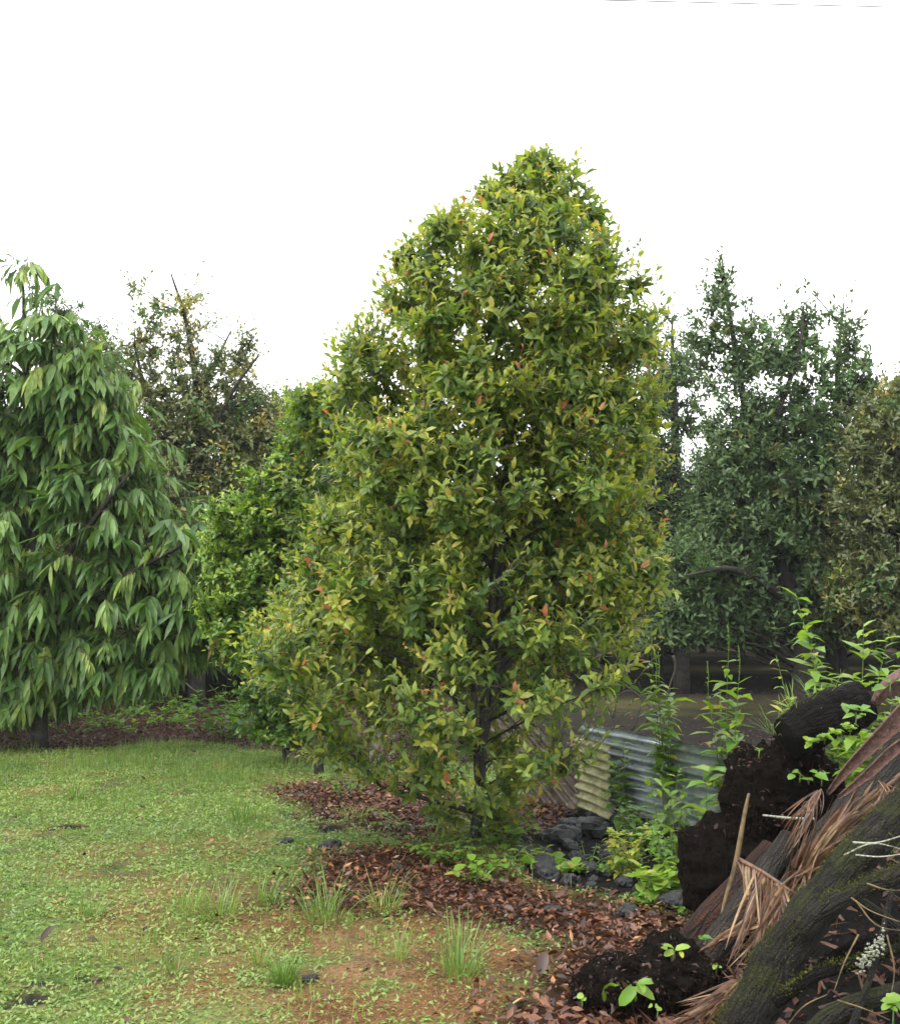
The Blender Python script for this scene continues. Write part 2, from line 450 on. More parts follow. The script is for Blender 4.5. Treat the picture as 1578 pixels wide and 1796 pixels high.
M['lava'] = rough_mat('black_lava_rock', (.005, .0055, .006), (.028, .030, .033), 16, .5, 1.0, c3=(.05, .054, .055), spec=.4)
M['frond'] = rough_mat('dry_palm_frond', (.030, .013, .006), (.145, .064, .027), 16, .5, .35, spec=.5)
M['frond_pale'] = rough_mat('pale_palm_strip', (.11, .066, .030), (.27, .175, .085), 14, .55, .3, spec=.4)
M['sheath'] = rough_mat('palm_sheath', (.030, .014, .011), (.13, .062, .044), 34, .55, .8, c3=(.19, .15, .11), spec=.35)
M['stick'] = rough_mat('tan_mossy_stick', (.035, .024, .012), (.17, .115, .05), 12, .8, .4)
M['lichen'] = rough_mat('white_lichen', (.08, .085, .06), (.40, .41, .32), 90, .9, .4)
M['wire'] = rough_mat('grey_wire', (.10, .10, .10), (.16, .16, .16), 5, .6, .0)
M['zinc'] = rough_mat('galvanised_metal', (.22, .26, .27), (.48, .54, .56), 6, .32, .08, c3=(.12, .10, .075), spec=.5, metal=.7)
M['cream'] = rough_mat('cream_painted_metal', (.15, .155, .06), (.46, .44, .26), 6, .6, .15, c3=(.12, .12, .06))
M['rust'] = rough_mat('brown_weathered_metal', (.028, .02, .014), (.15, .12, .09), 7, .55, .2, c3=(.24, .21, .17))
M['stem'] = rough_mat('green_stem', (.07, .13, .03), (.15, .2, .05), 20, .6, .1)
M['stem_brown'] = rough_mat('brown_stem', (.06, .04, .02), (.14, .1, .05), 20, .7, .1)

# ------------------------------------------------------------------ ground: one sheet to the horizon
def axis(segs):
    a = [segs[0][0]]
    for s, e, st in segs:
        n = max(1, int(round((e - s) / st)))
        a += list(np.linspace(s, e, n + 1)[1:])
    return np.array(a)

def build_ground():
    far = list(-np.geomspace(3000, 9, 34)) + []
    xs = np.concatenate((far, axis([(-8.8, -6, .2), (-6, 4.2, .075), (4.2, 9, .2)]), np.geomspace(9.4, 3000, 34)))
    ys = np.concatenate((-np.geomspace(3000, 2, 20), axis([(-1.5, 4.5, .4), (4.5, 13, .07), (13, 20, .12), (20, 40, .3), (40, 70, .9)]), np.geomspace(72, 4000, 34)))
    X, Y = np.meshgrid(xs, ys)
    x, y = X.ravel(), Y.ravel()
    q = np.column_stack((x, y))
    c = cover(q)
    z = gz(x, y) - 0.012 * c['litter'] + 0.02 * c['lawn'] * (fbm(q, 7, 2, 51) - .3)
    n1, n2, n3 = fbm(q, 1.6, 4, 61)[:, None], fbm(q, 6.0, 3, 62)[:, None], fbm(q, 0.35, 3, 63)[:, None]
    soil = np.array((.045, .034, .025)) * (.6 + .8 * n2)
    green = np.array((.085, .130, .034)) * (.7 + .6 * n1); green = green + (np.array((.12, .115, .04)) - green) * sm(.45, .7, n2)
    thatch = np.array((.125, .062, .026)) * (.6 + .8 * n2); thatch = thatch + (np.array((.18, .105, .05)) - thatch) * sm(.4, .7, n1)
    litter = np.array((.035, .017, .010)) * (.6 + .8 * n2)
    black = np.array((.010, .0095, .009)) * (.6 + .8 * n2)
    # orchard floor: cinders with mossy strips running across
    yy = (y + .12 * x)[:, None] + 2.2 * (n1 - .5) + 3 * (n3 - .5)
    strip = np.exp(-((yy - 27) / 2.6) ** 2) + np.exp(-((yy - 44) / 3.2) ** 2) + np.exp(-((yy - 58) / 3.0) ** 2) + np.exp(-((yy - 76) / 4) ** 2)
    pink = np.exp(-((yy - 66) / 3.0) ** 2) + np.exp(-((yy - 90) / 5.0) ** 2)
    orch = np.array((.014, .012, .010)) * (.5 + n2)
    orch = orch + (np.array((.06, .055, .022)) - orch) * np.clip(strip * (.4 + .9 * n1), 0, 1)
    orch = orch + (np.array((.11, .07, .055)) - orch) * np.clip(pink, 0, 1) * .8
    far_green = np.array((.05, .075, .03))
    orch = orch + (far_green - orch) * sm(90, 160, np.hypot(x, y))[:, None]
    g = lambda k: c[k][:, None]
    col = orch
    lawncol = green + (thatch - green) * g('thatch'); lawncol = lawncol + (soil - lawncol) * g('bald') * .5
    base_lawn = inpoly(warp(q), LAWN).astype(float)[:, None]
    col = col + (lawncol - col) * base_lawn
    for k, cc in (('bed', litter), ('litter', litter), ('black', black), ('lava', black)):
        col = col + (cc - col) * g(k)
    V = np.column_stack((x, y, z))
    nx, ny = len(xs), len(ys)
    i = np.arange(nx * ny).reshape(ny, nx)
    a, b, d, e = i[:-1, :-1].ravel(), i[:-1, 1:].ravel(), i[1:, 1:].ravel(), i[1:, :-1].ravel()
    T = np.concatenate((np.column_stack((a, b, d)), np.column_stack((a, d, e))))
    me = tri_mesh('ground', V, T, [M['ground']], {'albedo': np.column_stack((np.clip(col, 0, 1), np.ones(len(x))))})
    tag(link('ground', me), 'lawn, leaf litter, black grit and orchard floor', None, None, 'structure')
build_ground()

# ------------------------------------------------------------------ trees
def bezier(p0, p1, p2, n):
    t = np.linspace(0, 1, n)[None, :, None]
    return (1 - t) ** 2 * p0[:, None] + 2 * t * (1 - t) * p1[:, None] + t ** 2 * p2[:, None]

def attach(tips, par, rise=.9):
    """index of the point of par each tip grows from: near, and below the tip"""
    out = np.empty(len(tips), int)
    for s in range(0, len(tips), 400):
        t = tips[s:s + 400]
        dv = t[:, None] - par[None]
        dxy = np.hypot(dv[..., 0], dv[..., 1])
        cost = np.sqrt(dxy ** 2 + dv[..., 2] ** 2) + rise * np.maximum(0, .45 * dxy - dv[..., 2])
        out[s:s + 400] = np.argmin(cost, 1)
    return out

def grow(trunks, pts, nl, nb, r_limb=.04, r_br=.018, r_tw=.005, arch=.12, seg=6, shrink=.8, fine=False):
    """trunks: list of (pts, radii). pts: crown sample (N,3). -> trunk mesh, branch mesh, twig curves (N,seg,3)"""
    tp = np.concatenate([smooth_path(p, 40)[4:] for p, r in trunks])
    mid = tp[:, :].mean(0)
    def inner(p, k):
        ax = np.column_stack((np.interp(p[:, 2], np.sort(tp[:, 2]), tp[np.argsort(tp[:, 2]), 0]), np.interp(p[:, 2], np.sort(tp[:, 2]), tp[np.argsort(tp[:, 2]), 1])))
        q = p.copy(); q[:, :2] = ax + (p[:, :2] - ax) * k; q[:, 2] -= (1 - k) * .5 * np.linalg.norm(p[:, :2] - ax, axis=1)
        return q
    sel = rng.choice(len(pts), min(nl, len(pts)), replace=False)
    lt = inner(pts[sel], shrink)
    def level(tips, par, up):
        k = attach(tips, par)
        p0 = par[k]; ln = np.linalg.norm(tips - p0, axis=1, keepdims=True)
        jit = rng.normal(0, .07, (len(tips), 3)) * ln
        p1 = (p0 + tips) / 2 + jit + np.array((0, 0, 1.)) * up * ln
        return bezier(p0, p1, tips, seg), ln[:, 0]
    lc, ll = level(lt, tp, arch)
    par2 = np.concatenate((lc[:, 1:].reshape(-1, 3), tp))
    sel = rng.choice(len(pts), min(nb, len(pts)), replace=False)
    bt = inner(pts[sel], .92)
    bc, bl = level(bt, par2, arch * .8)
    par3 = np.concatenate((bc[:, 1:].reshape(-1, 3), lc[:, 2:].reshape(-1, 3)))
    tc, tl = level(pts, par3, -.20)
    f = np.linspace(1, .35, seg)[None]
    lm = tubes(lc, np.clip(r_limb * (ll / max(ll.mean(), .1))[:, None], r_limb * .5, r_limb * 1.6) * f, 6)
    bm = tubes(bc, np.full((len(bc), 1), r_br) * f, 4)
    ks = [0, 3, seg - 1] if fine else [0, seg - 1]
    tm = tubes(tc[:, ks], np.full((len(tc), 1), r_tw) * np.linspace(1, .5, len(ks))[None], 3, False)
    tr = []
    for p, r in trunks:
        sp = smooth_path(p, 24); rr = np.interp(np.linspace(0, 1, 24), np.linspace(0, 1, len(r)), r)
        rr = rr * (1 + .12 * (fbm(sp, 3.0, 2) - .5))
        tr.append(tubes(sp, rr, 12))
    return tr, joinm([lm, bm]), tm, tc, lc

def blobs_points(blobs, n, D, shell=.45, clump=.0, cs=1.5, seed=0):
    """sample the union of ellipsoids given as (px, py, rx, ry, weight, depth offset) at distance D"""
    w = np.array([b[2] * b[3] * (b[4] if len(b) > 4 else 1) for b in blobs], float); w /= w.sum()
    ids = rng.choice(len(blobs), n * 3, p=w)
    u = norm(rng.normal(size=(n * 3, 3))); r = rng.random(n * 3) ** shell
    out = np.empty((n * 3, 3))
    for i, b in enumerate(blobs):
        k = ids == i
        d = D + (b[5] if len(b) > 5 else 0)
        s = d / F
        c = P(b[0], b[1], d)
        out[k] = c + u[k] * (r[k] * np.exp(np.clip(rng.normal(0, .30, k.sum()), -.8, .42)))[:, None] * np.array((b[2] * s, (b[2] + b[3]) * .5 * s, b[3] * s))
    if clump > 0:
        nz = fbm(out, cs, 2, seed)
        out = out[nz + rng.normal(0, .03, len(nz)) > np.quantile(nz, clump * .5)]
    out = out[out[:, 2] > .25]
    return out[:n]

def twig_leaves(tc, m, start, L, W, spread=(70, 35), droop=.22, tint=(.35, .18), young=.35, up=.35, lj=.3):
    """leaves in a spiral along each twig (N,seg,3)"""
    N, seg, _ = tc.shape
    s = np.linspace(start, 1, m)[None] + rng.normal(0, .03, (N, m)); s = np.clip(s, 0, 1)
    x = s * (seg - 1); i = np.minimum(x.astype(int), seg - 2); f = (x - i)[..., None]
    ar = np.arange(N)[:, None]
    base = tc[ar, i] * (1 - f) + tc[ar, i + 1] * f
    tan = norm(tc[ar, i + 1] - tc[ar, i])
    ang = (np.arange(m) * 2.399)[None] + rng.random((N, 1)) * 6.28 + rng.normal(0, .3, (N, m))
    ref = np.where(np.abs(tan[..., 2:3]) > .8, np.array((1., 0, 0)), np.array((0, 0, 1.)))
    s1 = norm(np.cross(tan, ref)); s2 = np.cross(tan, s1)
    rad = np.cos(ang)[..., None] * s1 + np.sin(ang)[..., None] * s2
    a = np.radians(spread[0] + (spread[1] - spread[0]) * np.linspace(0, 1, m))[None, :, None] + rng.normal(0, .15, (N, m, 1))
    d = norm(tan * np.cos(a) + rad * np.sin(a) + np.array((0, 0, up * .3)))
    nrm = norm(tan * np.sin(a) - rad * np.cos(a) + np.array((0, 0, up)) + rng.normal(0, .15, (N, m, 3)))
    Ls = L * (1 + rng.normal(0, lj * .6, (N, m))); Ls = np.clip(Ls, L * .5, L * 1.45)
    Ls *= (1 - .25 * np.linspace(0, 1, m) ** 3)[None]
    yo = young * rng.uniform(.2, 1.5, (N, 1))
    ti = tint[0] + rng.normal(0, tint[1], (N, 1)) * .8 + rng.normal(0, tint[1], (N, m)) * .35 + yo * (np.linspace(0, 1, m) ** 2.0)[None]
    r3 = lambda v: v.reshape(-1, 3)
    return dict(base=r3(base), d=r3(d), n=r3(nrm), L=Ls.ravel(), W=(Ls * W * (1 + rng.normal(0, .1, (N, m)))).ravel(), tint=np.clip(ti.ravel(), 0, 1),
                droop=np.clip(droop + rng.normal(0, .12, N * m), -.05, .7), fold=np.clip(.3 + rng.normal(0, .12, N * m), 0, .6))

def cat(ds):
    return {k: np.concatenate([d[k] for d in ds]) for k in ds[0]}

def sub(d, k): return {a: b[k] for a, b in d.items()}

def pick_visible(lv, n):
    """the n leaves that show largest: nearest in their cell of the picture, then by projected size"""
    c = lv['base'] + lv['d'] * lv['L'][:, None] * .5
    px, py, dep = proj(c)
    ex, ey, _ = proj(lv['base'] + lv['d'] * lv['L'][:, None])
    bx, by, _ = proj(lv['base'])
    size = np.hypot(ex - bx, ey - by)
    ok = (px > 8) & (px < 1570) & (py > 5) & (py < 1790)
    cell = (px // 9).astype(int) * 100000 + (py // 9).astype(int)
    order = np.lexsort((dep, cell))
    first = np.ones(len(order), bool); first[1:] = cell[order][1:] != cell[order][:-1]
    vis = np.zeros(len(order), bool); vis[order[first]] = True
    sc = np.where(vis & ok, size * lv['W'] / lv['L'] * size, -1)
    k = np.argsort(-sc)[:n]
    return k[sc[k] > 0]

def finish_tree(root, origin, trunk, branch, twig, lv, bark, twigbark, leafmat, shape='full', nleaf=0, leafname='leaf', twig_name='twigs'):
    o3 = np.asarray(origin)
    tr = link('trunk', tri_mesh('trunk', trunk[0][0] - o3, trunk[0][1], [bark]), root)
    for V, T in trunk[1:]: link('limb', tri_mesh('limb', V - o3, T, [bark]), tr)
    tag(link('branches', tri_mesh('branches', branch[0] - o3, branch[1], [bark]), tr), kind='stuff')
    rest = np.ones(len(lv['L']), bool)
    if nleaf:
        for i in pick_visible(lv, nleaf):
            rest[i] = False
            leaf_object(root, lv['base'][i], lv['d'][i], lv['n'][i], lv['L'][i], lv['W'][i], leafmat, float(lv['tint'][i]), float(lv['droop'][i]), float(lv['fold'][i]), shape, leafname, origin)
    r = sub(lv, rest)
    near = r['base'][:, 1] < np.quantile(r['base'][:, 1], .2)
    parts, tints = [], []
    for sel, shp in ((near, shape), (~near, 'lite')):
        q = sub(r, sel)
        V, T, k = leaf_geo(q['base'] - o3, q['d'], q['n'], q['L'], q['W'], q['droop'], q['fold'], shp)
        parts.append((V, T)); tints.append(np.repeat(q['tint'], k))
    V, T = joinm(parts)
    cr = tag(link('crown', tri_mesh('crown', V, T, [leafmat], {'tint': np.concatenate(tints)}), root), kind='stuff')
    tag(link(twig_name, tri_mesh(twig_name, twig[0] - o3, twig[1], [twigbark]), cr), kind='stuff')

# --- the tall glossy tree in the middle of the yard
MAIN_PROFILE = [(262, 935, 968), (300, 875, 1010), (350, 812, 1042), (400, 725, 1062), (440, 700, 1120), (500, 683, 1152), (550, 655, 1163), (590, 606, 1160), (650, 600, 1155), (720, 592, 1158), (800, 580, 1165),
                (900, 566, 1168), (980, 548, 1155), (1040, 500, 1148), (1100, 455, 1140), (1160, 445, 1130), (1210, 460, 1075), (1260, 505, 1040), (1310, 535, 1050), (1350, 590, 1020), (1390, 720, 960), (1430, 765, 935), (1465, 785, 915)]
def profile_points(prof, n, D, depth=.85, shell=.42, holes=()):
    pr = np.array(prof, float)
    out = []
    tot = 0
    while tot < n:
        m = 4000
        py = rng.uniform(pr[0, 0], pr[-1, 0], m)
        xl, xr = np.interp(py, pr[:, 0], pr[:, 1]), np.interp(py, pr[:, 0], pr[:, 2])
        hw, cx = (xr - xl) / 2, (xr + xl) / 2
        keep = rng.random(m) < (hw / 360) ** 1.35 + .02
        th = rng.uniform(0, 2 * np.pi, m); r = rng.random(m) ** shell
        s = D / F
        dirp = np.column_stack((np.cos(th) * 1.6, np.sin(th) * 1.6, py / 110.0))
        lump = .75 + .54 * np.interp(py, [262, 420], [.15, 1]) * fbm(dirp, 1.0, 3, 77) + np.interp(py, [262, 420], [.2, 0]) + rng.normal(0, .05, m)
        r = r * lump
        keep &= rng.random(m) < np.interp(py, [262, 330, 430, 1080, 1180, 1300, 1465], [1, 1, 1, .95, .52, .36, .40])
        px = cx + np.cos(th) * r * hw
        p = np.array([P(a, b, D) for a, b in zip(px, py)])
        p[:, 1] = D + np.sin(th) * r * hw * s * depth
        nz = fbm(p, 1.7, 2, 71)
        keep &= nz > .34 + .05 * rng.normal(size=m)
        for hx, hy, hrx, hry, pr_ in holes:
            keep &= ~((((px - hx) / hrx) ** 2 + ((py - hy) / hry) ** 2 < 1) & (p[:, 1] < D + .2) & (rng.random(m) < pr_))
        out.append(p[keep]); tot += keep.sum()
    return np.concatenate(out)[:n]

def main_tree():
    D = TRUNK[1]
    org = np.array((TRUNK[0], TRUNK[1], gz1(TRUNK[0], TRUNK[1])))
    t = lambda a: [P(x, y, D + dy) for x, y, dy in a]
    base = org + np.array((0, 0, -.05))
    trunks = [([base] + t([(838, 1420, 0), (845, 1330, .02), (848, 1250, .0), (858, 1150, -.02), (868, 1000, -.05), (885, 850, 0), (915, 650, .05), (940, 450, .02), (950, 300, 0)]), [.062, .050, .047, .045, .043, .040, .036, .028, .018, .007]),
              (t([(845, 1320, .02), (862, 1230, .04), (876, 1120, .0), (878, 1000, .06), (905, 850, .2), (990, 680, .3), (1060, 520, .3)]), [.034, .036, .036, .034, .030, .022, .009]),
              (t([(838, 1400, .0), (832, 1250, -.06), (826, 1150, -.08), (800, 950, -.2), (770, 760, -.25), (740, 520, -.2)]), [.030, .029, .028, .026, .020, .009])]
    pts = profile_points(MAIN_PROFILE, 9400, D, holes=[(960, 1320, 60, 80, .45), (1015, 1350, 50, 60, .6), (1060, 1260, 60, 70, .7), (855, 1110, 46, 130, .9), (640, 1330, 60, 50, .5), (930, 1000, 70, 80, .6), (1000, 1130, 80, 60, .55), (700, 1180, 70, 45, .45), (850, 1260, 40, 100, .7), (835, 1440, 26, 40, .8)])
    # loose upright shoots on the outline
    sh = np.array([P(x + rng.normal(0, 9), y + rng.normal(0, 9), D + rng.normal(0, .3)) for x, y in
                   [(1008, 262), (1012, 275), (955, 250), (905, 280), (928, 282), (765, 372), (740, 380), (722, 405), (760, 395), (1090, 440), (1122, 428), (1105, 436), (1145, 480), (618, 575), (600, 590), (640, 570), (880, 300), (1000, 290)] for _ in range(2)])
    cap = np.array([P(945 + 72 * math.cos(a) * r, 335 + 62 * math.sin(a) * r, D + .35 * rng.normal()) for a, r in zip(rng.uniform(0, 6.28, 170), rng.random(170) ** .6)])
    pr = np.array(MAIN_PROFILE, float); yy = rng.uniform(285, 1330, 110)
    side = rng.random(110) < .5
    xx = np.where(side, np.interp(yy, pr[:, 0], pr[:, 1]) - rng.uniform(-6, 34, 110), np.interp(yy, pr[:, 0], pr[:, 2]) + rng.uniform(-6, 26, 110))
    out_ = np.array([P(a, b, D + .5 * rng.normal()) for a, b in zip(xx, yy)])
    pts = np.concatenate((pts, sh, cap, out_))
    trunk, branch, twig, tc, lc = grow(trunks, pts, 75, 420, .022, .011, .0042, fine=True)
    lv = twig_leaves(tc, 10, .2, .100, .41, (80, 22), .34, (.46, .17), .40, .35, .6)
    red = rng.random(len(lv['tint'])) < .8
    lv['tint'] = np.where((lv['tint'] > .88) & red, rng.uniform(.62, .86, len(red)), lv['tint'])
    root = thing('broadleaf_tree', 'tall full broadleaf tree with yellow-green glossy leaves in the middle of the yard', 'tree', org)
    finish_tree(root, org, trunk, branch, twig, lv, M['bark_dark'], M['bark_grey'], M['main_leaf'], 'full', 300)
main_tree()

def crown_tree(name, label, basepx, D, trunkpx, radii, blobs, n, leafL, leafW, leafmat, bark, m=7, nl=40, nb=220, clump=.3, shape='lite', nleaf=0, tint=(.35, .2), young=.3, group=None, r=(.05, .02, .006), more=(), shell=.45, extra=None, up=.35, spread=(75, 35)):
    b = P(basepx[0], basepx[1], D)
    org = np.array((b[0], D, gz1(b[0], D)))
    trunks = [([org + np.array((0, 0, -.1))] + [P(x, y, D + dy) for x, y, dy in trunkpx], radii)]
    for pp, rr in more: trunks.append(([P(x, y, D + dy) for x, y, dy in pp], rr))
    pts = blobs_points(blobs, n, D, shell, clump, 1.2, len(name) + int(basepx[0]))
    trunk, branch, twig, tc, lc = grow(trunks, pts, nl, nb, *r)
    lv = twig_leaves(tc, m, .35, leafL, leafW, spread, .2, tint, young, up)
    if extra: lv = extra(lv)
    root = thing(name, label, 'tree', org, group)
    finish_tree(root, org, trunk, branch, twig, lv, bark, M['bark_grey'] if leafmat is M['main_leaf'] else bark, leafmat, shape, nleaf)
    return root

# a second tree of the same kind half hidden behind the first
crown_tree('broadleaf_tree', 'smaller yellow-green tree with pale lichen-spotted trunk, half hidden behind the tall middle tree', (657, 1358), 14.8,
           [(660, 1300, 0), (655, 1150, 0), (640, 1000, 0), (610, 850, 0), (580, 700, 0)], [.10, .09, .08, .06, .04, .015],
           [(560, 715, 55, 55, 1.1), (580, 780, 70, 70, 1.4), (600, 780, 80, 80), (570, 880, 80, 90), (640, 960, 90, 110), (560, 1010, 80, 80), (600, 1130, 90, 80), (700, 1050, 80, 100), (700, 850, 70, 100)],
           3300, .122, .42, M['main_leaf'], M['bark_lichen'], m=8, nl=40, nb=200, shape='full', tint=(.34, .15), young=.3, r=(.018, .009, .0045), clump=.2)

# lime-green small-leaved tree beside it
crown_tree('lime_leaved_tree', 'slender tree with small lime-green leaves between the drooping tree and the tall middle tree', (560, 1345), 15.3,
           [(555, 1250, 0), (540, 1100, 0), (520, 950, 0), (515, 800, 0), (520, 690, 0)], [.07, .06, .05, .04, .025, .01],
           [(520, 760, 40, 80, .7), (490, 830, 60, 70), (460, 900, 70, 80), (500, 960, 80, 90), (430, 1010, 70, 70), (390, 930, 40, 60, .8), (480, 1090, 80, 70), (520, 860, 60, 90), (560, 1060, 50, 90), (440, 830, 30, 40, .6), (405, 1060, 60, 70), (385, 980, 45, 60, .8), (440, 1130, 50, 50)],
           3100, .098, .48, M['lime_leaf'], M['bark_brown'], m=8, nl=40, nb=220, clump=.6, shape='full', tint=(.48, .18), young=.5, shell=.6)

crown_tree('leafy_shrub', 'rounded lime-green shrub at the lawn edge beneath the slender lime-leaved tree', (500, 1318), 16.4,
           [(498, 1270, 0), (490, 1200, 0)], [.04, .03, .012],
           [(490, 1200, 60, 60), (520, 1250, 55, 50), (470, 1240, 50, 50), (540, 1200, 40, 60), (505, 1290, 60, 28)],
           1100, .10, .55, M['lime_leaf'], M['bark_brown'], m=6, nl=14, nb=80, clump=.25, shape='full', tint=(.3, .2), young=.3, r=(.012, .008, .004))

# --- the tree with long drooping leaves
def drooping_tree():
    D = 17.6
    b = P(70, 1290, D); org = np.array((b[0], D, gz1(b[0], D)))
    trunks = [([org - np.array((0, 0, .1)), P(68, 1150, D), P(60, 950, D), P(55, 800, D), P(45, 640, D), P(40, 480, D)], [.14, .12, .1, .075, .05, .015]),
              ([P(64, 1050, D), P(150, 930, D - .5), P(250, 800, D - .8)], [.06, .045, .015]),
              ([P(66, 1100, D), P(220, 1010, D - .6), P(370, 930, D - .9)], [.06, .045, .015])]
    blobs = [(38, 465, 30, 34, .9), (20, 550, 70, 60, 1.1), (-20, 590, 60, 90, 1.2), (120, 660, 80, 70, 1.0), (-60, 700, 80, 100, 1.1), (90, 560, 40, 60, .5), (60, 640, 100, 80), (110, 720, 100, 80), (30, 760, 110, 90), (175, 715, 55, 65, 1.0), (195, 800, 60, 75, 1.1), (130, 620, 50, 60, .7), (120, 860, 110, 90), (10, 900, 110, 100), (220, 930, 110, 90),
             (330, 950, 90, 80, 1.6), (120, 1010, 120, 90), (270, 1040, 110, 70), (20, 1060, 110, 80), (360, 1030, 70, 90, 1.6), (170, 1120, 120, 60), (60, 1150, 110, 50), (290, 1110, 70, 50), (-120, 850, 120, 250), (-120, 1080, 120, 120), (100, 1185, 90, 36, .9), (30, 1195, 100, 36, 1.0), (230, 1170, 70, 32, 1.0), (330, 1130, 60, 36, .9), (400, 970, 40, 70, .8), (380, 1090, 50, 60), (250, 860, 50, 60), (-60, 1210, 80, 40), (40, 1215, 60, 26, .8)]
    pts = blobs_points(blobs, 2700, D, .55, .6, 1.5, 9)
    trunk, branch, twig, tc, lc = grow(trunks, pts, 50, 260, .03, .014, .007, arch=.22)
    N = len(tc); m = 12
    tip = tc[:, -1]; tan = norm(tc[:, -1] - tc[:, -3]); out = tan.copy(); out[:, 2] *= .2
    toc = np.array((0, -.6, 0)); out = norm(out + toc * rng.random((N, 1)))
    age = rng.random(N)
    s = np.linspace(0, 1, m)
    ln = (.26 + .3 * rng.random(N))[:, None, None]
    rach = tip[:, None] + ln * (out[:, None] * (s[None, :, None] * .95 - .25) + np.array((0, 0, 1.)) * (.20 * s - .62 * s ** 2)[None, :, None])
    side = norm(np.cross(out, np.array((0, 0, 1.))))
    sg = np.where(np.arange(m) % 2 == 0, 1., -1.)[None, :, None]
    hang = (.55 + 1.35 * age)[:, None, None]
    d = norm(out[:, None] * (.55 + .5 * s)[None, :, None] + side[:, None] * sg * (.75 - .45 * s)[None, :, None] + np.array((0, 0, -1.)) * hang * (1 + rng.normal(0, .2, (N, m, 1))) + rng.normal(0, .3, (N, m, 3)))
    n = norm(out[:, None] * .7 + np.array((0, 0, 1.)) + side[:, None] * sg * .5 + rng.normal(0, .25, (N, m, 3)))
    L = .36 * np.clip(1 + rng.normal(0, .22, (N, 1)) + rng.normal(0, .2, (N, m)), .45, 1.6)
    ti = np.clip(.38 + .40 * age[:, None] ** 2 + .34 * (rng.random((N, 1)) < .16) + rng.normal(0, .08, (N, m)), 0, .93)
    lv = dict(base=rach.reshape(-1, 3), d=d.reshape(-1, 3), n=n.reshape(-1, 3), L=L.ravel(), W=(L * .19 * (1 + rng.normal(0, .12, L.shape))).ravel(), tint=ti.ravel(),
              droop=np.clip(.18 + rng.normal(0, .1, N * m), 0, .5), fold=np.clip(.3 + rng.normal(0, .1, N * m), 0, .6))
    # one dying shoot low on the far side, gone ochre
    k = np.hypot(lv['base'][:, 0] - P(400, 1100, D - .8)[0], lv['base'][:, 2] - P(400, 1100, D - .8)[2]) < .35
    lv['tint'][k] = 1.0
    rt = tubes(rach[:, [0, 4, 8, 11]], np.full((N, 4), .006), 3, False)
    root = thing('drooping_leaf_tree', 'dark green tree with long leaves hanging in tassels at the lawn edge', 'tree', org)
    finish_tree(root, org, trunk, branch, joinm([twig, rt]), lv, M['bark_dark'], M['stem_brown'], M['droop_leaf'], 'full', 300)
drooping_tree()

# --- orchard behind
def yellow_patches(f, seed, val=(.86, 1.0), green=None):
    def fn(lv):
        nz = fbm(lv['base'], 1.6, 2, seed)
        k = (nz > np.quantile(nz, 1 - f)) & (rng.random(len(nz)) < .75)
        lv['tint'][k] = rng.uniform(val[0], val[1], k.sum())
        if green:
            n2 = fbm(lv['base'], 1.3, 2, seed + 5)
            k = (n2 > np.quantile(n2, 1 - green)) & (rng.random(len(nz)) < .8)
            lv['tint'][k] = rng.uniform(.76, .84, k.sum())
        return lv
    return fn

OG = 'orchard trees behind the yard'
crown_tree('orchard_tree', 'half-bare orchard tree with yellowing leaves and open twiggy top', (345, 1235), 26.0,
           [(345, 1100, 0), (340, 950, 0), (345, 800, 0), (345, 680, 0), (325, 560, 0), (300, 480, 0)], [.22, .19, .17, .14, .09, .05, .02],
           [(270, 540, 50, 70, .30), (330, 550, 60, 80, .28), (250, 620, 70, 70, .34), (350, 640, 90, 80, .36), (420, 620, 40, 60, .6), (210, 680, 70, 70, .45), (290, 700, 90, 60, .5), (400, 700, 70, 60, .7), (175, 630, 40, 60, .35), (350, 740, 90, 60), (450, 720, 45, 60, .8), (290, 800, 110, 70), (430, 810, 70, 80), (350, 900, 130, 90), (460, 930, 60, 100), (380, 1010, 130, 80), (300, 1080, 120, 60), (180, 790, 90, 80), (130, 700, 60, 70, .8), (470, 790, 60, 90, 1.1), (500, 850, 60, 90), (240, 880, 110, 80), (160, 950, 120, 90)],
           8800, .152, .44, M['yellow_leaf'], M['bark_brown'], m=7, nl=90, nb=420, clump=.35, tint=(.44, .16), young=.12, r=(.036, .017, .006), group=OG,
           more=[([(345, 700, 0), (375, 640, .3), (405, 580, .5)], [.07, .05, .015]), ([(340, 830, 0), (260, 690, .6), (235, 600, .6)], [.09, .06, .015]), ([(345, 820, 0), (400, 700, -.5), (455, 620, -.6)], [.08, .05, .015])], extra=yellow_patches(.13, 81, green=.2))
crown_tree('orchard_tree', 'sparse grey-twigged orchard tree showing over the tree with hanging tassels', (150, 1215), 31.0,
           [(150, 1000, 0), (145, 800, 0), (140, 650, 0), (135, 560, 0)], [.22, .18, .13, .08, .02],
           [(135, 545, 18, 24, .6), (95, 560, 30, 50, .8), (165, 580, 34, 34, .5), (130, 630, 60, 50, .7), (190, 640, 40, 50, .6), (120, 720, 90, 70), (200, 780, 80, 100), (80, 850, 130, 100), (60, 520, 40, 30, .4)],
           4200, .13, .40, M['orchard_leaf'], M['bark_brown'], m=6, nl=60, nb=260, clump=.4, tint=(.4, .2), young=.1, r=(.034, .016, .006), group=OG, extra=yellow_patches(.08, 83, val=(.9, 1)))
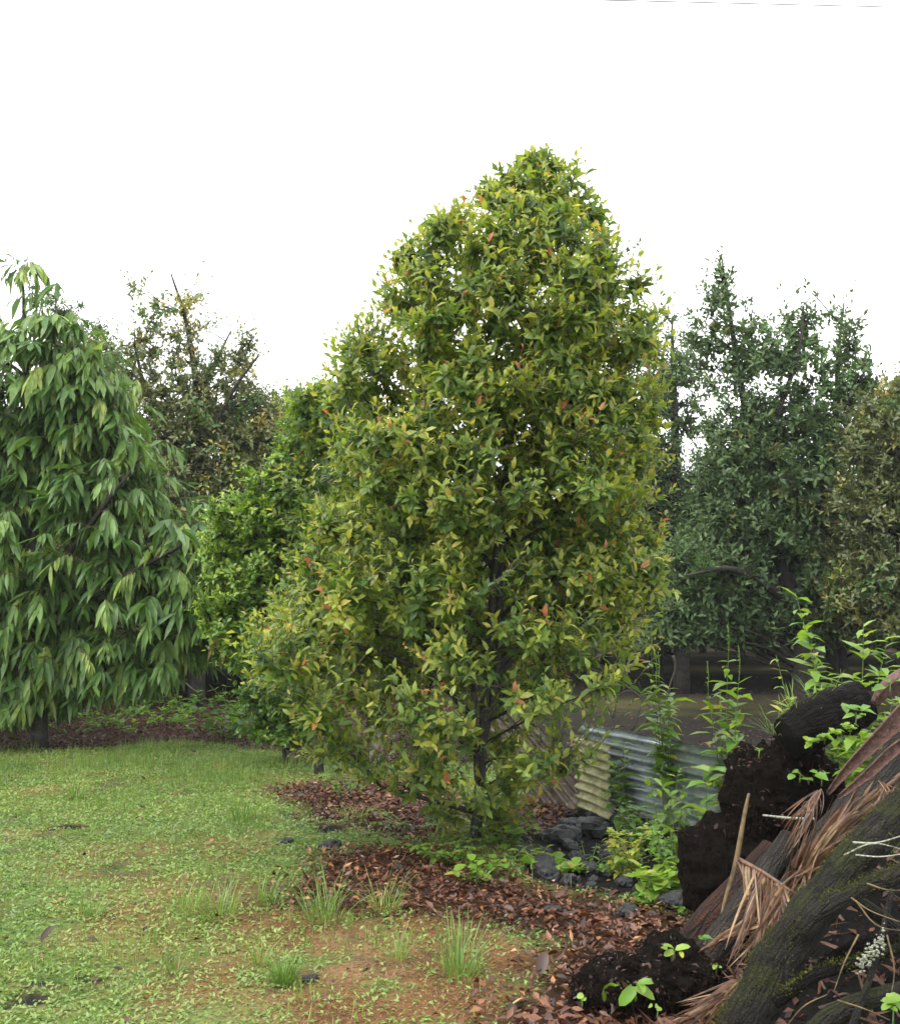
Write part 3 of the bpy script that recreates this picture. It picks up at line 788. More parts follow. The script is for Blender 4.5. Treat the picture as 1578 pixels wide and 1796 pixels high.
def right_orchard():
    crown_tree('orchard_tree', 'big dark orchard tree with two ragged tops rising over the debris heap', (1408, 1250), 24.4,
               [(1405, 1150, 0), (1385, 1040, 0), (1350, 900, 0), (1325, 800, 0), (1300, 680, 0), (1275, 520, 0), (1265, 450, 0)], [.26, .24, .2, .15, .11, .08, .04, .015],
               [(1264, 530, 34, 70, .42), (1262, 460, 12, 30, .35), (1225, 610, 40, 70, .36), (1300, 640, 60, 90, .40), (1360, 620, 60, 90, .38), (1405, 580, 44, 80, .40), (1400, 680, 80, 80, .55), (1488, 590, 46, 80, .20), (1500, 680, 60, 70, .5),
                (1320, 740, 70, 80, .6), (1450, 760, 80, 70, .7), (1250, 760, 30, 60, .3), (1370, 820, 100, 80, 1.2), (1280, 840, 70, 80, 1.2), (1430, 880, 90, 80), (1330, 930, 110, 80, 1.2), (1260, 1000, 110, 80, 1.2), (1400, 990, 110, 80), (1220, 1080, 80, 50), (1330, 1070, 90, 50), (1450, 1070, 90, 50), (1180, 1105, 70, 26, 1.2), (1290, 1105, 70, 26, 1.2), (1480, 1105, 80, 30, 1.2), (1390, 1100, 60, 26)],
               8800, .178, .42, M['orchard_leaf'], M['bark_brown'], m=7, nl=130, nb=620, clump=.34, tint=(.34, .17), young=.14, r=(.04, .018, .006), group=OG,
               more=[([(1385, 1040, 0), (1440, 880, .4), (1465, 740, .5), (1470, 620, .5), (1480, 530, .5)], [.14, .11, .08, .05, .015]), ([(1340, 870, 0), (1360, 740, -.4), (1400, 620, -.6), (1410, 530, -.6)], [.1, .07, .04, .012]),
                     ([(1390, 1060, -.2), (1290, 1000, -1), (1200, 1010, -1.6)], [.12, .07, .02])], extra=yellow_patches(.05, 85, val=(.86, .97), green=.1))
    crown_tree('orchard_tree', 'dark orchard tree standing close behind the tall middle tree, beside the two-topped one', (1195, 1212), 30.0,
               [(1195, 1100, 0), (1190, 950, 0), (1185, 800, 0), (1180, 650, 0), (1178, 560, 0)], [.24, .22, .18, .13, .08, .02],
               [(1182, 600, 34, 70, .4), (1195, 660, 46, 70, .5), (1160, 680, 50, 70), (1200, 740, 40, 60), (1160, 820, 70, 80), (1210, 880, 60, 80), (1140, 950, 90, 90), (1200, 1030, 90, 70), (1100, 1050, 100, 70), (1080, 850, 80, 140)],
               5000, .16, .42, M['orchard_leaf'], M['bark_brown'], m=7, nl=70, nb=320, clump=.3, tint=(.34, .15), young=.12, r=(.036, .016, .006), group=OG)
    crown_tree('orchard_tree', 'olive orchard tree with tarnished yellow leaves beside the big dark two-topped tree', (1590, 1240), 23.0,
               [(1590, 1100, 0), (1585, 950, 0), (1575, 820, 0), (1570, 720, 0)], [.22, .2, .16, .1, .03],
               [(1560, 720, 50, 50, .9), (1520, 770, 60, 60, .8), (1600, 700, 60, 60, .9), (1570, 820, 70, 70), (1500, 900, 60, 70, .8), (1580, 930, 80, 80), (1530, 1010, 80, 70), (1560, 1080, 80, 50), (1650, 850, 90, 160), (1480, 1040, 60, 50)],
               5600, .15, .42, M['yellow_leaf'], M['bark_brown'], m=7, nl=70, nb=320, clump=.3, tint=(.38, .16), young=.15, r=(.036, .016, .006), group=OG, extra=yellow_patches(.10, 87, val=(.84, .93), green=.16))
right_orchard()

# deeper rows: one round-headed orchard tree and copies of it, each a tree of its own
def copy_tree(o, loc, rz, sc, label, group):
    c = o.copy(); COL.objects.link(c); c.location = loc; c.rotation_euler = (0, 0, rz); c.scale = sc
    c['label'] = label; c['group'] = group
    for ch in list(o.children):
        k = ch.copy(); COL.objects.link(k); k.parent = c
        for g in list(ch.children):
            h = g.copy(); COL.objects.link(h); h.parent = k
    return c
DG = 'orchard trees in the deeper rows'
DL = 'dim round-headed orchard tree in the deeper rows, seen through gaps, or added unseen beside them for shade'
fill = crown_tree('orchard_tree', DL, (1000, 1180), 40.0, [(1000, 1100, 0), (1000, 1000, 0), (1000, 880, 0), (1000, 800, 0)], [.22, .2, .17, .1, .03],
                  [(1000, 860, 120, 90), (930, 930, 120, 90), (1070, 930, 120, 90, 1, 1), (1000, 940, 150, 100, 1, -1.4), (1000, 950, 150, 100, 1, 1.6), (900, 1010, 110, 70), (1100, 1010, 110, 70), (1000, 1035, 130, 70, 1, -2.2), (1000, 1035, 130, 70, 1, 2.2), (1000, 1060, 160, 45)],
                  3400, .26, .42, M['orchard_leaf'], M['bark_brown'], m=6, nl=50, nb=260, clump=.25, tint=(.34, .17), young=.1, r=(.05, .025, .01), group=DG, extra=yellow_patches(.05, 95, green=.06))
fo = fill.location.copy()
rows = [(33.5, -17, 20, 5.4), (39.5, -21, 25, 5.6), (46, -24, 28, 5.8), (53, -28, 32, 6.0), (61, -31, 36, 6.2), (70, -36, 40, 6.4), (82, -42, 46, 7), (94, -46, 50, 6), (104, -50, 54, 6)]
first = True
for ry, x0, x1, st in rows:
    x = x0 + random.uniform(0, 2)
    while x < x1:
        xx, yy = x + random.uniform(-.7, .7), ry + random.uniform(-1, 1)
        k = random.uniform(.85, 1.12)
        if ry < 50 and -8.5 < xx < -3.2: k *= .82
        if first:
            fill.location = (xx, yy, gz1(xx, yy)); first = False
        else:
            copy_tree(fill, (xx, yy, gz1(xx, yy)), random.uniform(0, 6.28), (k, k, k * random.uniform(.9, 1.05)), DL, DG)
        x += st
for xx, yy in [(-14, 26), (-19, 31), (15.5, 25), (19, 30), (14.5, 18.5), (-12.5, 20), (-4.7, 32.0), (-7.4, 30.5)]:  # most are out-of-view copies at the sides, added to shade the orchard floor
    copy_tree(fill, (xx, yy, gz1(xx, yy)), random.uniform(0, 6.28), (1, 1, 1), DL, DG)

crown_tree('flat_topped_tree', 'pale far tree with flat feathery crown showing over the lime-leaved tree', (575, 1140), 62.0,
           [(575, 1000, 0), (570, 820, 0), (550, 740, 0)], [.4, .35, .28, .15],
           [(520, 690, 40, 10), (570, 682, 45, 10), (500, 720, 30, 8), (545, 705, 50, 10), (600, 700, 40, 12)],
           500, .3, .3, M['pale_leaf'], M['bark_brown'], m=7, nl=24, nb=120, clump=.2, tint=(.5, .2), young=.0, r=(.07, .04, .02), up=.6)

# ------------------------------------------------------------------ ground cover
def scatter(n, box):
    return np.column_stack((rng.uniform(box[0], box[1], n), rng.uniform(box[2], box[3], n)))

def in_view(q, m=120):
    px, py, _ = proj(np.column_stack((q, np.zeros(len(q)))))
    return (px > -m) & (px < 1578 + m) & (py < 1796 + m * 2)

def on_ground(q, dz=0.0):
    return np.column_stack((q, gz(q[:, 0], q[:, 1]) + dz))

def lawn():
    # mat-forming weeds: small leaves lying in the lawn
    q = scatter(430000, (-8.5, 5.5, 4.8, 19.0)); q = q[in_view(q)]
    dens = np.clip(1.25 - q[:, 1] / 22, .35, 1)
    q = q[rng.random(len(q)) < dens]
    c = cover(q)
    k = rng.random(len(q)) < c['lawn'] * (1 - .72 * c['thatch']) * (1 - .75 * c['bald']) * (.25 + .75 * sm(.3, .55, fbm(q, 1.9, 3, 101)) + .2)
    q, th = q[k], c['thatch'][k]
    n = len(q)
    a = rng.uniform(0, 6.28, n); el = rng.uniform(-.1, .9, n)
    d = np.column_stack((np.cos(a) * np.cos(el), np.sin(a) * np.cos(el), np.sin(el)))
    nr = norm(np.column_stack((rng.normal(0, .45, n), rng.normal(0, .45, n), np.ones(n))))
    L = rng.uniform(.017, .039, n) * (1 + .04 * q[:, 1])
    tint = np.clip(.38 + .9 * (fbm(q, .8, 3, 103) - .5) + rng.normal(0, .14, n) + .25 * th, 0, 1)
    V, T, kk = leaf_geo(on_ground(q, .004) + np.column_stack((np.zeros((n, 2)), rng.uniform(0, .022, n))), d, nr, L, L * .42, .2, .2, 'lite')
    tag(link('lawn_weeds', tri_mesh('lawn_weeds', V, T, [M['mat_leaf']], {'tint': np.repeat(tint, kk)})), 'low green weeds matting the yard', 'ground cover', None, 'stuff')
    # short dry thatch
    q = scatter(330000, (-7, 4.0, 4.8, 13.5)); q = q[in_view(q)]
    c = cover(q)
    k = rng.random(len(q)) < c['lawn'] * c['thatch'] * .62
    q = q[k]; n = len(q)
    a = rng.uniform(0, 6.28, n); el = np.abs(rng.normal(.15, .3, n))
    d = np.column_stack((np.cos(a) * np.cos(el), np.sin(a) * np.cos(el), np.sin(el)))
    L = rng.uniform(.03, .08, n)
    V, T, kk = leaf_geo(on_ground(q, .012), d, np.tile((0, 0, 1.), (n, 1)), L, .004, .25, .2, 'lite')
    tag(link('dry_thatch', tri_mesh('dry_thatch', V, T, [M['thatch']], {'tint': np.repeat(np.clip(rng.normal(.45, .3, n), 0, 1), kk)})), 'short brown dead grass lying over the bald lawn', 'dead grass', None, 'stuff')
    # wispy taller grass, thickest along the far lawn edge
    q = scatter(90000, (-9, 3.0, 5.0, 18.6)); q = q[in_view(q)]
    c = cover(q)
    px, py, _ = proj(np.column_stack((q, np.zeros(len(q)))))
    band = np.exp(-((py - 1345) / 38) ** 2) * sm(620, 430, px)
    band = band * sm(.3, .62, fbm(q, .9, 3, 117))
    w = c['lawn'] * (band * .8 + .55 * sm(.56, .66, fbm(q, 1.7, 3, 111)) * sm(900, 500, px) + .03)
    k = rng.random(len(q)) < w
    q, band = q[k], band[k]; n = len(q)
    a = rng.uniform(0, 6.28, n); el = rng.uniform(.9, 1.5, n)
    d = np.column_stack((np.cos(a) * np.cos(el), np.sin(a) * np.cos(el), np.sin(el)))
    nr = np.column_stack((-np.cos(a), -np.sin(a), np.full(n, .6)))
    nr = -nr * np.array((1, 1, -1))
    L = rng.uniform(.06, .15, n) * (1 + .9 * band)
    tint = np.clip(.42 + .5 * (fbm(q, 1.3, 2, 113) - .5) + rng.normal(0, .18, n), 0, 1)
    V, T, kk = leaf_geo(on_ground(q), d, nr, L, rng.uniform(.004, .008, n), rng.uniform(.1, .5, n), .2, 'lite')
    tag(link('wispy_grass', tri_mesh('wispy_grass', V, T, [M['grass']], {'tint': np.repeat(tint, kk)})), 'wispy thin grass standing along the far lawn edge', 'grass', None, 'stuff')
lawn()

def fallen_leaves():
    q = np.concatenate((scatter(150000, (-8, 4.5, 4.6, 18.5)), scatter(60000, (-12, 1.5, 18.5, 29)), scatter(28000, (0, 11, 12, 34)))); q = q[in_view(q)]
    c = cover(q)
    edge = inpoly(warp(q, .7, 1.1), LITTER_FRONT)
    w = np.clip(c['litter'] + (.45 * c['bed']) + .14 * edge * c['lawn'] + .04 * c['lava'] + .4 * c['heap'] + .008 * c['lawn'] + .16 * (1 - inpoly(q, LAWN)) * (q[:, 0] > 0) * sm(.42, .6, fbm(q, .5, 3, 131)), 0, 1)
    k = rng.random(len(q)) < w
    q = q[k]; bed = c['bed'][k]
    n = len(q)
    a = rng.uniform(0, 6.28, n); el = rng.normal(.08, .28, n)
    d = np.column_stack((np.cos(a) * np.cos(el), np.sin(a) * np.cos(el), np.sin(el)))
    nr = norm(np.column_stack((rng.normal(0, .5, n), rng.normal(0, .5, n), np.ones(n))))
    L = np.clip(rng.gamma(5, .0102, n), .02, .10)
    near = sm(1010, 880, proj(on_ground(q))[0])
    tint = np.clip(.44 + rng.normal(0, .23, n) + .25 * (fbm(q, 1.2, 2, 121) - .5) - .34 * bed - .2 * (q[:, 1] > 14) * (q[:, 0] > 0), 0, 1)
    lv = dict(base=on_ground(q, .010) + np.column_stack((np.zeros((n, 2)), rng.uniform(0, .035, n))), d=d, n=nr, L=L, W=L * rng.uniform(.36, .55, n), tint=tint, droop=rng.normal(.15, .3, n), fold=rng.normal(.25, .3, n))
    px, py, f = proj(lv['base'])
    inside = (px > 20) & (px < 1230) & (py < 1785) & (py > 1480) & inpoly(q, LITTER_FRONT)
    score = np.where(inside, lv['L'] / f + .001 * rng.random(n), -1)
    big = np.argsort(-score)[:260]
    for i in big:
        o = leaf_object(None, lv['base'][i], lv['d'][i], lv['n'][i], lv['L'][i], lv['W'][i], M['dead_leaf'], float(tint[i]), float(lv['droop'][i]), float(lv['fold'][i]), 'full', 'fallen_leaf')
        tag(o, 'fallen brown leaf lying loose on top of the litter below the tall tree', 'leaf', 'fallen leaves on the litter')
    rest = np.ones(n, bool); rest[big] = False
    r = sub(lv, rest)
    V, T, kk = leaf_geo(r['base'], r['d'], r['n'], r['L'], r['W'], r['droop'], r['fold'], 'lite')
    tag(link('leaf_litter', tri_mesh('leaf_litter', V, T, [M['dead_leaf']], {'tint': np.repeat(r['tint'], kk)})), 'wet red-brown leaf litter under the trees', 'leaf litter', None, 'stuff')
    p = G(72, 1655)
    tag(leaf_object(None, (p[0], p[1], gz1(p[0], p[1]) + .03), (.5, .1, .75), (-.5, -.8, .3), .15, .06, M['dead_leaf'], .12, .2, .3, 'full', 'fallen_leaf'), 'single dark brown curled leaf standing up in the green lawn', 'leaf')
    p = G(945, 1722)
    tag(leaf_object(None, (p[0], p[1], gz1(p[0], p[1]) + .02), (.3, .2, .9), (-.2, -1, .2), .15, .075, M['dead_leaf'], .25, .4, .2, 'round', 'fallen_leaf'), 'large dusky leaf propped upright between the bald lawn and the litter', 'leaf')
fallen_leaves()

def blade_tuft(name, label, at, n, h, spread, tint, cat_='grass tuft', group=None, mat='grass', width=.007, lean=.45):
    at = np.asarray(at, float)
    a = rng.uniform(0, 6.28, n); r = np.sqrt(rng.random(n)) * spread
    b = np.column_stack((np.cos(a) * r, np.sin(a) * r, np.zeros(n)))
    el = np.pi / 2 - np.abs(rng.normal(0, lean, n)) ; el = np.clip(el, .35, 1.57)
    a2 = a + rng.normal(0, .7, n)
    d = np.column_stack((np.cos(a2) * np.cos(el), np.sin(a2) * np.cos(el), np.sin(el)))
    nr = np.column_stack((-np.cos(a2) * np.sin(el), -np.sin(a2) * np.sin(el), np.cos(el)))
    L = h * rng.uniform(.35, 1.25, n)
    V, T, k = leaf_geo(b, d, nr, L, width * rng.uniform(.5, 1.05, n), rng.uniform(.1, .6, n), .3, 'long')
    me = tri_mesh('blades', V, T, [M[mat]], {'tint': np.repeat(np.clip(tint + rng.normal(0, .16, n), 0, 1), k)})
    root = thing(name, label, cat_, at, group)
    tag(link('blades', me, root), kind='stuff')
    return root

TG = 'grass tufts on the yard'
for (px, py, n, h, sp, ti, lab) in [
        (497, 1728, 170, .20, .055, .30, 'compact dark green grass tuft on bald ground, nearest the bottom edge of the yard'),
        (806, 1722, 120, .36, .10, .36, 'wide loose grass tuft with arching pale blades on the bald brown patch'),
        (698, 1692, 45, .26, .05, .42, 'thin leaning grass tuft on the bald brown patch'),
        (566, 1622, 110, .40, .12, .38, 'tallest grass tuft, standing at the edge of the leaf litter'),
        (672, 1602, 80, .34, .11, .55, 'yellowish wispy grass tuft growing in the leaf litter'),
        (468, 1590, 70, .26, .10, .36, 'mid-green grass tuft between lawn and the leaf litter edge'),
        (385, 1608, 110, .30, .14, .44, 'broad wispy grass tuft in the middle of the lawn'),
        (330, 1600, 60, .26, .10, .52, 'straw-tinged small grass tuft beside the broad wispy one'),
        (162, 1608, 50, .24, .06, .34, 'slim grass tuft with one long bent blade, in green lawn'),
        (425, 1440, 90, .30, .10, .34, 'upright grass tuft beside the black grit patch'),
        (130, 1400, 90, .36, .12, .42, 'tall grass tuft rising from the lawn, in front of the hanging-leaf tree'),
        (310, 1700, 45, .18, .06, .3, 'small bright grass sprig near the lower lawn'),
        (455, 1690, 36, .20, .05, .6, 'few straw-coloured blades beside the compact dark tuft'),
        (620, 1440, 60, .22, .14, .55, 'dry yellow grass tuft in the litter behind the tall tree')]:
    p = G(px, py)
    blade_tuft('grass_tuft', lab, (p[0], p[1], gz1(p[0], p[1])), n, h, sp, ti, group=TG)

# ------------------------------------------------------------------ leafy weeds
def herb(name, label, base, height, stems=1, pairs=9, leafL=.10, leafW=.4, lean=.1, tint=.5, spike=0, mat='weed_leaf', group=None, taper=.6, spread=.06, droop=.3, stem_r=.006, shape='full', start=.12, cat_='weed', bend=0, rise=.35):
    base = np.asarray(base, float)
    root = thing(name, label, cat_, base, group)
    acc = []
    for s in range(stems):
        a = rng.uniform(0, 6.28); off = np.array((math.cos(a), math.sin(a), 0)) * spread * (stems > 1)
        h = height * (1 if s == 0 else rng.uniform(.55, .9))
        la = rng.uniform(0, 6.28)
        lv = np.array((math.cos(la), math.sin(la) * .6, 0)) * lean * h
        if bend: lv = np.array((bend, 0, 0)) * h
        pp = np.array([off * .3, off * .6 + lv * .15 + (0, 0, h * .4), off + lv * .5 + (0, 0, h * .75), off * 1.2 + lv + (0, 0, h)])
        sp = smooth_path(pp, 14)
        V, T = tubes(sp, np.linspace(stem_r, stem_r * .35, 14), 5)
        stem_ob = link('stem', tri_mesh('stem', V, T, [M['stem']]), root)
        np_ = max(3, int(pairs * h / height))
        for k in range(np_):
            f = start + (1 - start) * (k + rng.random() * .4) / np_
            x = f * 13; i = min(int(x), 12); b = sp[i] * (1 - x + i) + sp[i + 1] * (x - i)
            sz = leafL * (1 - taper * max(0, f - .3)) * rng.uniform(.75, 1.2)
            az = k * 1.57 + rng.normal(0, .4) + s
            for sg in (0, math.pi):
                sg = sg + rng.normal(0, .5); sz = sz * rng.uniform(.7, 1.2)
                dd = np.array((math.cos(az + sg), math.sin(az + sg), rise + rng.normal(0, .3)))
                nn = np.array((-.3 * math.cos(az + sg), -.3 * math.sin(az + sg), 1)) + rng.normal(0, .15, 3)
                acc.append((sz, b + rng.normal(0, .01, 3), dd, nn, float(np.clip(tint + rng.normal(0, .16), 0, 1)), float(max(.0, droop + rng.normal(0, .15)))))
        if spike and s < spike:
            top = sp[-1]; L = height * .16
            seg = np.array([top, top + (0.01, 0, L * .5), top + (.0, 0, L)])
            m = 26
            f = rng.random(m); a = rng.uniform(0, 6.28, m)
            b = top + np.column_stack((np.zeros(m), np.zeros(m), f * L))
            d = np.column_stack((np.cos(a), np.sin(a), np.full(m, .9)))
            V, T, k = leaf_geo(b, d, np.column_stack((-np.cos(a), -np.sin(a), np.ones(m))), .022, .012, .1, .3, 'lite')
            V2, T2 = tubes(seg, np.array((.004, .0035, .002)), 4)
            VV, TT = joinm([(V, T), (V2, T2)])
            link('seed_spike', tri_mesh('seed_spike', VV, TT, [M[mat]], {'tint': np.full(len(VV), .72)}), stem_ob)
    acc.sort(key=lambda a: -a[0])
    for sz, b, dd, nn, ti, dr in acc[:32]:
        leaf_object(root, b, dd, nn, sz, sz * leafW, M[mat], ti, dr, .25, shape)
    if len(acc) > 32:
        r = acc[32:]
        V, T, k = leaf_geo(np.array([a[1] for a in r]), np.array([a[2] for a in r]), np.array([a[3] for a in r]), np.array([a[0] for a in r]), np.array([a[0] * leafW for a in r]), np.array([a[5] for a in r]), .25, shape)
        tag(link('small_leaves', tri_mesh('small_leaves', V, T, [M[mat]], {'tint': np.repeat([a[4] for a in r], k)}), root), kind='stuff')
    return root

def hgt(px, py, d):           # height above the ground of what is seen there at distance d
    p = P(px, py, d); return p, p[2] - gz1(p[0], d)

def weed_at(px, pytop, d, label, **k):
    p, h = hgt(px, pytop, d)
    return herb('leafy_weed', label, (p[0], d, gz1(p[0], d)), h, **k)

WG = 'weeds round the metal sheets and the debris heap'
weed_at(1168, 1150, 11.2, 'tall weed with paired toothed leaves and seed spikes before the shaded orchard floor', stems=7, pairs=13, leafL=0.259, leafW=.36, tint=0.58, spike=3, spread=.11, lean=.04, group=WG, start=.3)
weed_at(1272, 1150, 10.4, 'tallest seed-spiked weed, in front of the blue-grey sheet end', stems=7, pairs=13, leafL=0.276, leafW=.36, tint=0.63, spike=4, spread=.10, lean=.04, group=WG, start=.3)
weed_at(1090, 1300, 11.4, 'slim green weed with hanging leaves before the cream sheet', stems=3, pairs=11, leafL=0.207, leafW=.5, tint=0.43, spread=.12, group=WG)
weed_at(1175, 1335, 9.9, 'bushy olive-green weed in front of the corrugated sheet', stems=5, pairs=10, leafL=0.172, leafW=.42, tint=0.58, spread=.2, group=WG)
weed_at(1245, 1345, 9.4, 'bright leafy weed with broad leaf rosette beside the black root mass', stems=4, pairs=8, leafL=0.224, leafW=.5, tint=0.68, spread=.12, group=WG, taper=.0)
weed_at(1130, 1400, 10.4, 'low dark weed on the lava rocks below the corrugated sheet', stems=11, pairs=7, leafL=0.155, leafW=.5, tint=0.33, spread=.2, group=WG)
weed_at(1095, 1440, 9.3, 'sparse yellow-green weed with tiny leaves at the edge of the lava rocks', stems=13, pairs=11, leafL=0.090, leafW=.6, tint=0.90, spread=.13, group=WG, taper=.1)
weed_at(1190, 1440, 9.0, 'soft green weed leaning on the root mass above the round-leaved clump', stems=13, pairs=10, leafL=0.129, leafW=.5, tint=0.53, spread=.2, group=WG)
weed_at(1152, 1515, 8.7, 'mounded weed with small round light leaves before the root mass', stems=18, pairs=7, leafL=0.103, leafW=.85, tint=0.70, spread=.16, group=WG, taper=0, shape='round')
weed_at(1175, 1575, 8.5, 'dark little-leaved weed low against the foot of the root mass', stems=15, pairs=6, leafL=0.121, leafW=.6, tint=0.38, spread=.22, group=WG)
weed_at(1030, 1490, 9.7, 'creeping weed strewn over the lava rocks', stems=18, pairs=5, leafL=0.086, leafW=.55, tint=0.38, spread=.45, group=WG)
weed_at(975, 1505, 9.6, 'pale round-leaved weed between the tall trunk and the lava rocks', stems=17, pairs=5, leafL=0.129, leafW=.8, tint=0.63, spread=.2, group=WG, shape='round', taper=0)
weed_at(1475, 1040, 9.2, 'tallest climbing weed with curled tendril top behind the debris heap', stems=10, pairs=18, leafL=0.276, leafW=.42, tint=0.63, spread=.14, group=WG, start=.3)
weed_at(1525, 1135, 8.9, 'broad bright weed crowding behind the palm sheath', stems=13, pairs=13, leafL=0.259, leafW=.45, tint=0.68, spread=.25, group=WG, start=.3)
weed_at(1440, 1150, 9.0, 'straggly pale weed rising behind the black log', stems=13, pairs=13, leafL=0.172, leafW=.3, tint=0.80, spread=.25, group=WG, start=.3)
weed_at(1565, 1150, 8.6, 'dense bright weed at the picture edge behind the palm sheath', stems=11, pairs=13, leafL=0.224, leafW=.45, tint=0.74, spread=.2, group=WG, start=.3)
BG = 'ground plants round the tall trunk'
def low_plant(px, py, label, **k):
    p = G(px, py); h = k.pop('h', .2)
    return herb('ground_plant', label, (p[0], p[1], gz1(p[0], p[1])), h, group=BG, cat_='plant', **k)
low_plant(835, 1548, 'round-leaved bright plant in front of the tall trunk foot', h=.2, stems=9, pairs=3, leafL=.10, leafW=.85, tint=.55, spread=.2, shape='round', taper=0)
low_plant(785, 1520, 'broad-leaved plant beside the tall trunk foot, lawn side', h=.2, stems=9, pairs=3, leafL=.085, leafW=.7, tint=.45, spread=.25, shape='round', taper=0)
low_plant(885, 1498, 'heart-leaved plant against the tall trunk foot, lava side', h=.26, stems=9, pairs=3, leafL=.10, leafW=.8, tint=.4, spread=.24, shape='round', taper=0)
low_plant(745, 1500, 'low mat of small leaves spreading behind the leaf litter', h=.14, stems=12, pairs=3, leafL=.06, leafW=.6, tint=.4, spread=.4, taper=0)
low_plant(930, 1515, 'small bright sprig on the litter between trunk and lava rocks', h=.16, stems=4, pairs=3, leafL=.09, leafW=.45, tint=.65, spread=.12, taper=0)
low_plant(610, 1395, 'low green clump in the litter behind the tall tree', h=.28, stems=10, pairs=4, leafL=.10, leafW=.6, tint=.25, spread=.4, taper=0)
low_plant(720, 1450, 'green clump of soft leaves in the far litter patch', h=.18, stems=12, pairs=3, leafL=.07, leafW=.6, tint=.4, spread=.4, taper=0)
low_plant(390, 1300, 'dark green broad-leaved plant in the shaded bed under the trees', h=.75, stems=12, pairs=4, leafL=.20, leafW=.75, tint=.12, spread=.5, shape='round', taper=0)
low_plant(345, 1285, 'smaller dark plant in the shaded bed beside the orchard trunk', h=.5, stems=8, pairs=4, leafL=.15, leafW=.6, tint=.2, spread=.4, taper=0)
low_plant(240, 1290, 'thin plant with yellow-green leaves low in the shaded bed', h=.45, stems=7, pairs=4, leafL=.13, leafW=.5, tint=.5, spread=.45, taper=0)
low_plant(130, 1290, 'low sprawling plant in the dark bed under the hanging leaves', h=.35, stems=7, pairs=4, leafL=.12, leafW=.5, tint=.2, spread=.5, taper=0)
for k, (px, py, h, ti, lab) in enumerate([(40, 1285, .7, .15, 'dark undergrowth plant in the bed nearest the picture edge'), (185, 1280, .6, .18, 'dark undergrowth plant below the hanging leaf tassels'), (285, 1272, .55, .3, 'undergrowth plant with lighter leaves before the far orchard floor'),
                                          (430, 1278, .9, .2, 'leafy undergrowth plant beside the dark broad-leaved one'), (330, 1255, .6, .12, 'dark undergrowth plant deep in the bed before the orchard trunk'), (90, 1262, .8, .12, 'dark undergrowth plant deep in the bed behind the hanging-leaf trunk'), (235, 1250, .7, .14, 'dark undergrowth plant deep in the middle of the bed')]):
    low_plant(px, py, lab, h=h, stems=13, pairs=5, leafL=.17, leafW=.5, tint=ti, spread=.6, taper=.2, lean=.4)
p = P(20, 1300, 14.5)
herb('leafy_shrub', 'pale-leaved shrub branches entering at the picture edge under the hanging leaves', (P(-40, 1300, 16.2)[0], 16.2, 0), 1.25, stems=9, pairs=7, leafL=.17, leafW=.42, tint=.5, spread=.45, lean=.5, cat_='shrub', mat='lime_leaf', stem_r=.012, taper=.1)

# ------------------------------------------------------------------ corrugated roofing sheets
def corrugated(name, label, p0, u, v, ridges, amp, mat, bow=0.0, thick=.0012):
    """p0 corner, u along the ridges, v across them"""
    p0, u, v = (np.asarray(a, float) for a in (p0, u, v))
    n = norm(np.cross(u, v))
    nu, nv = 14, ridges * 10 + 1
    a, b = np.meshgrid(np.linspace(0, 1, nu), np.linspace(0, 1, nv))
    a, b = a.ravel(), b.ravel()
    nd = fbm(np.column_stack((a * 4 + p0[0], b * 3)), 1, 3, 17) - .5
    h = amp * (1 + 1.1 * nd) * np.sin((b + .012 * nd) * ridges * 2 * np.pi) + .05 * nd + bow * np.sin(np.pi * a) + .012 * (fbm(np.column_stack((a * 3, b * 2)), 1, 2, 7) - .5)
    V = u[None] * a[:, None] + v[None] * b[:, None] + n[None] * h[:, None]
    edge = .012 * (fbm(np.column_stack((b * 30, a * 0)), 1, 2, 9) - .5)
    V = V + norm(u)[None] * (edge * (a == 1))[:, None]
    W = V - n[None] * thick
    i = np.arange(nu * nv).reshape(nv, nu)
    q = lambda A: np.concatenate((np.column_stack((A[:-1, :-1].ravel(), A[:-1, 1:].ravel(), A[1:, 1:].ravel())), np.column_stack((A[:-1, :-1].ravel(), A[1:, 1:].ravel(), A[1:, :-1].ravel()))))
    T = [q(i), q(i + nu * nv)[:, ::-1]]
    for e in (i[0], i[-1], i[:, 0], i[:, -1]):
        f = e + nu * nv
        T += [np.column_stack((e[:-1], e[1:], f[1:])), np.column_stack((e[:-1], f[1:], f[:-1]))]
    me = tri_mesh('sheet', np.concatenate((V, W)), np.concatenate(T), [M[mat]])
    return tag(link(name, me, None, p0), label, 'metal sheet', 'corrugated metal sheets')

A, B = P(1018, 1268, 12.7), P(1330, 1330, 9.9)
corrugated('corrugated_sheet', 'long blue-grey galvanised corrugated sheet standing on edge behind the weeds', A, B - A, (-.02, .10, -.82), 8, .020, 'zinc', .04)
A, B = P(1008, 1288, 12.5), P(1068, 1306, 11.9)
corrugated('corrugated_sheet', 'short cream corrugated sheet overlapping the start of the galvanised one', A, B - A, (.0, -.05, -.80), 8, .022, 'cream', .0)
A, B = P(888, 1212, 13.1), P(1030, 1372, 12.4)
u = B - A
corrugated('corrugated_sheet', 'brown weathered corrugated sheet leaning with slanting ridges behind the tall tree', A, u, np.array((-.30, .05, -.62)), 7, .022, 'rust', .03)

# ------------------------------------------------------------------ lava rocks
def ico(sub_=2):
    import bmesh
    bm = bmesh.new(); bmesh.ops.create_icosphere(bm, subdivisions=sub_, radius=1)
    V = np.array([v.co[:] for v in bm.verts]); T = np.array([[v.index for v in f.verts] for f in bm.faces]); bm.free()
    return V, T
ICO2, ICO3, ICO4 = ico(2), ico(3), ico(5)

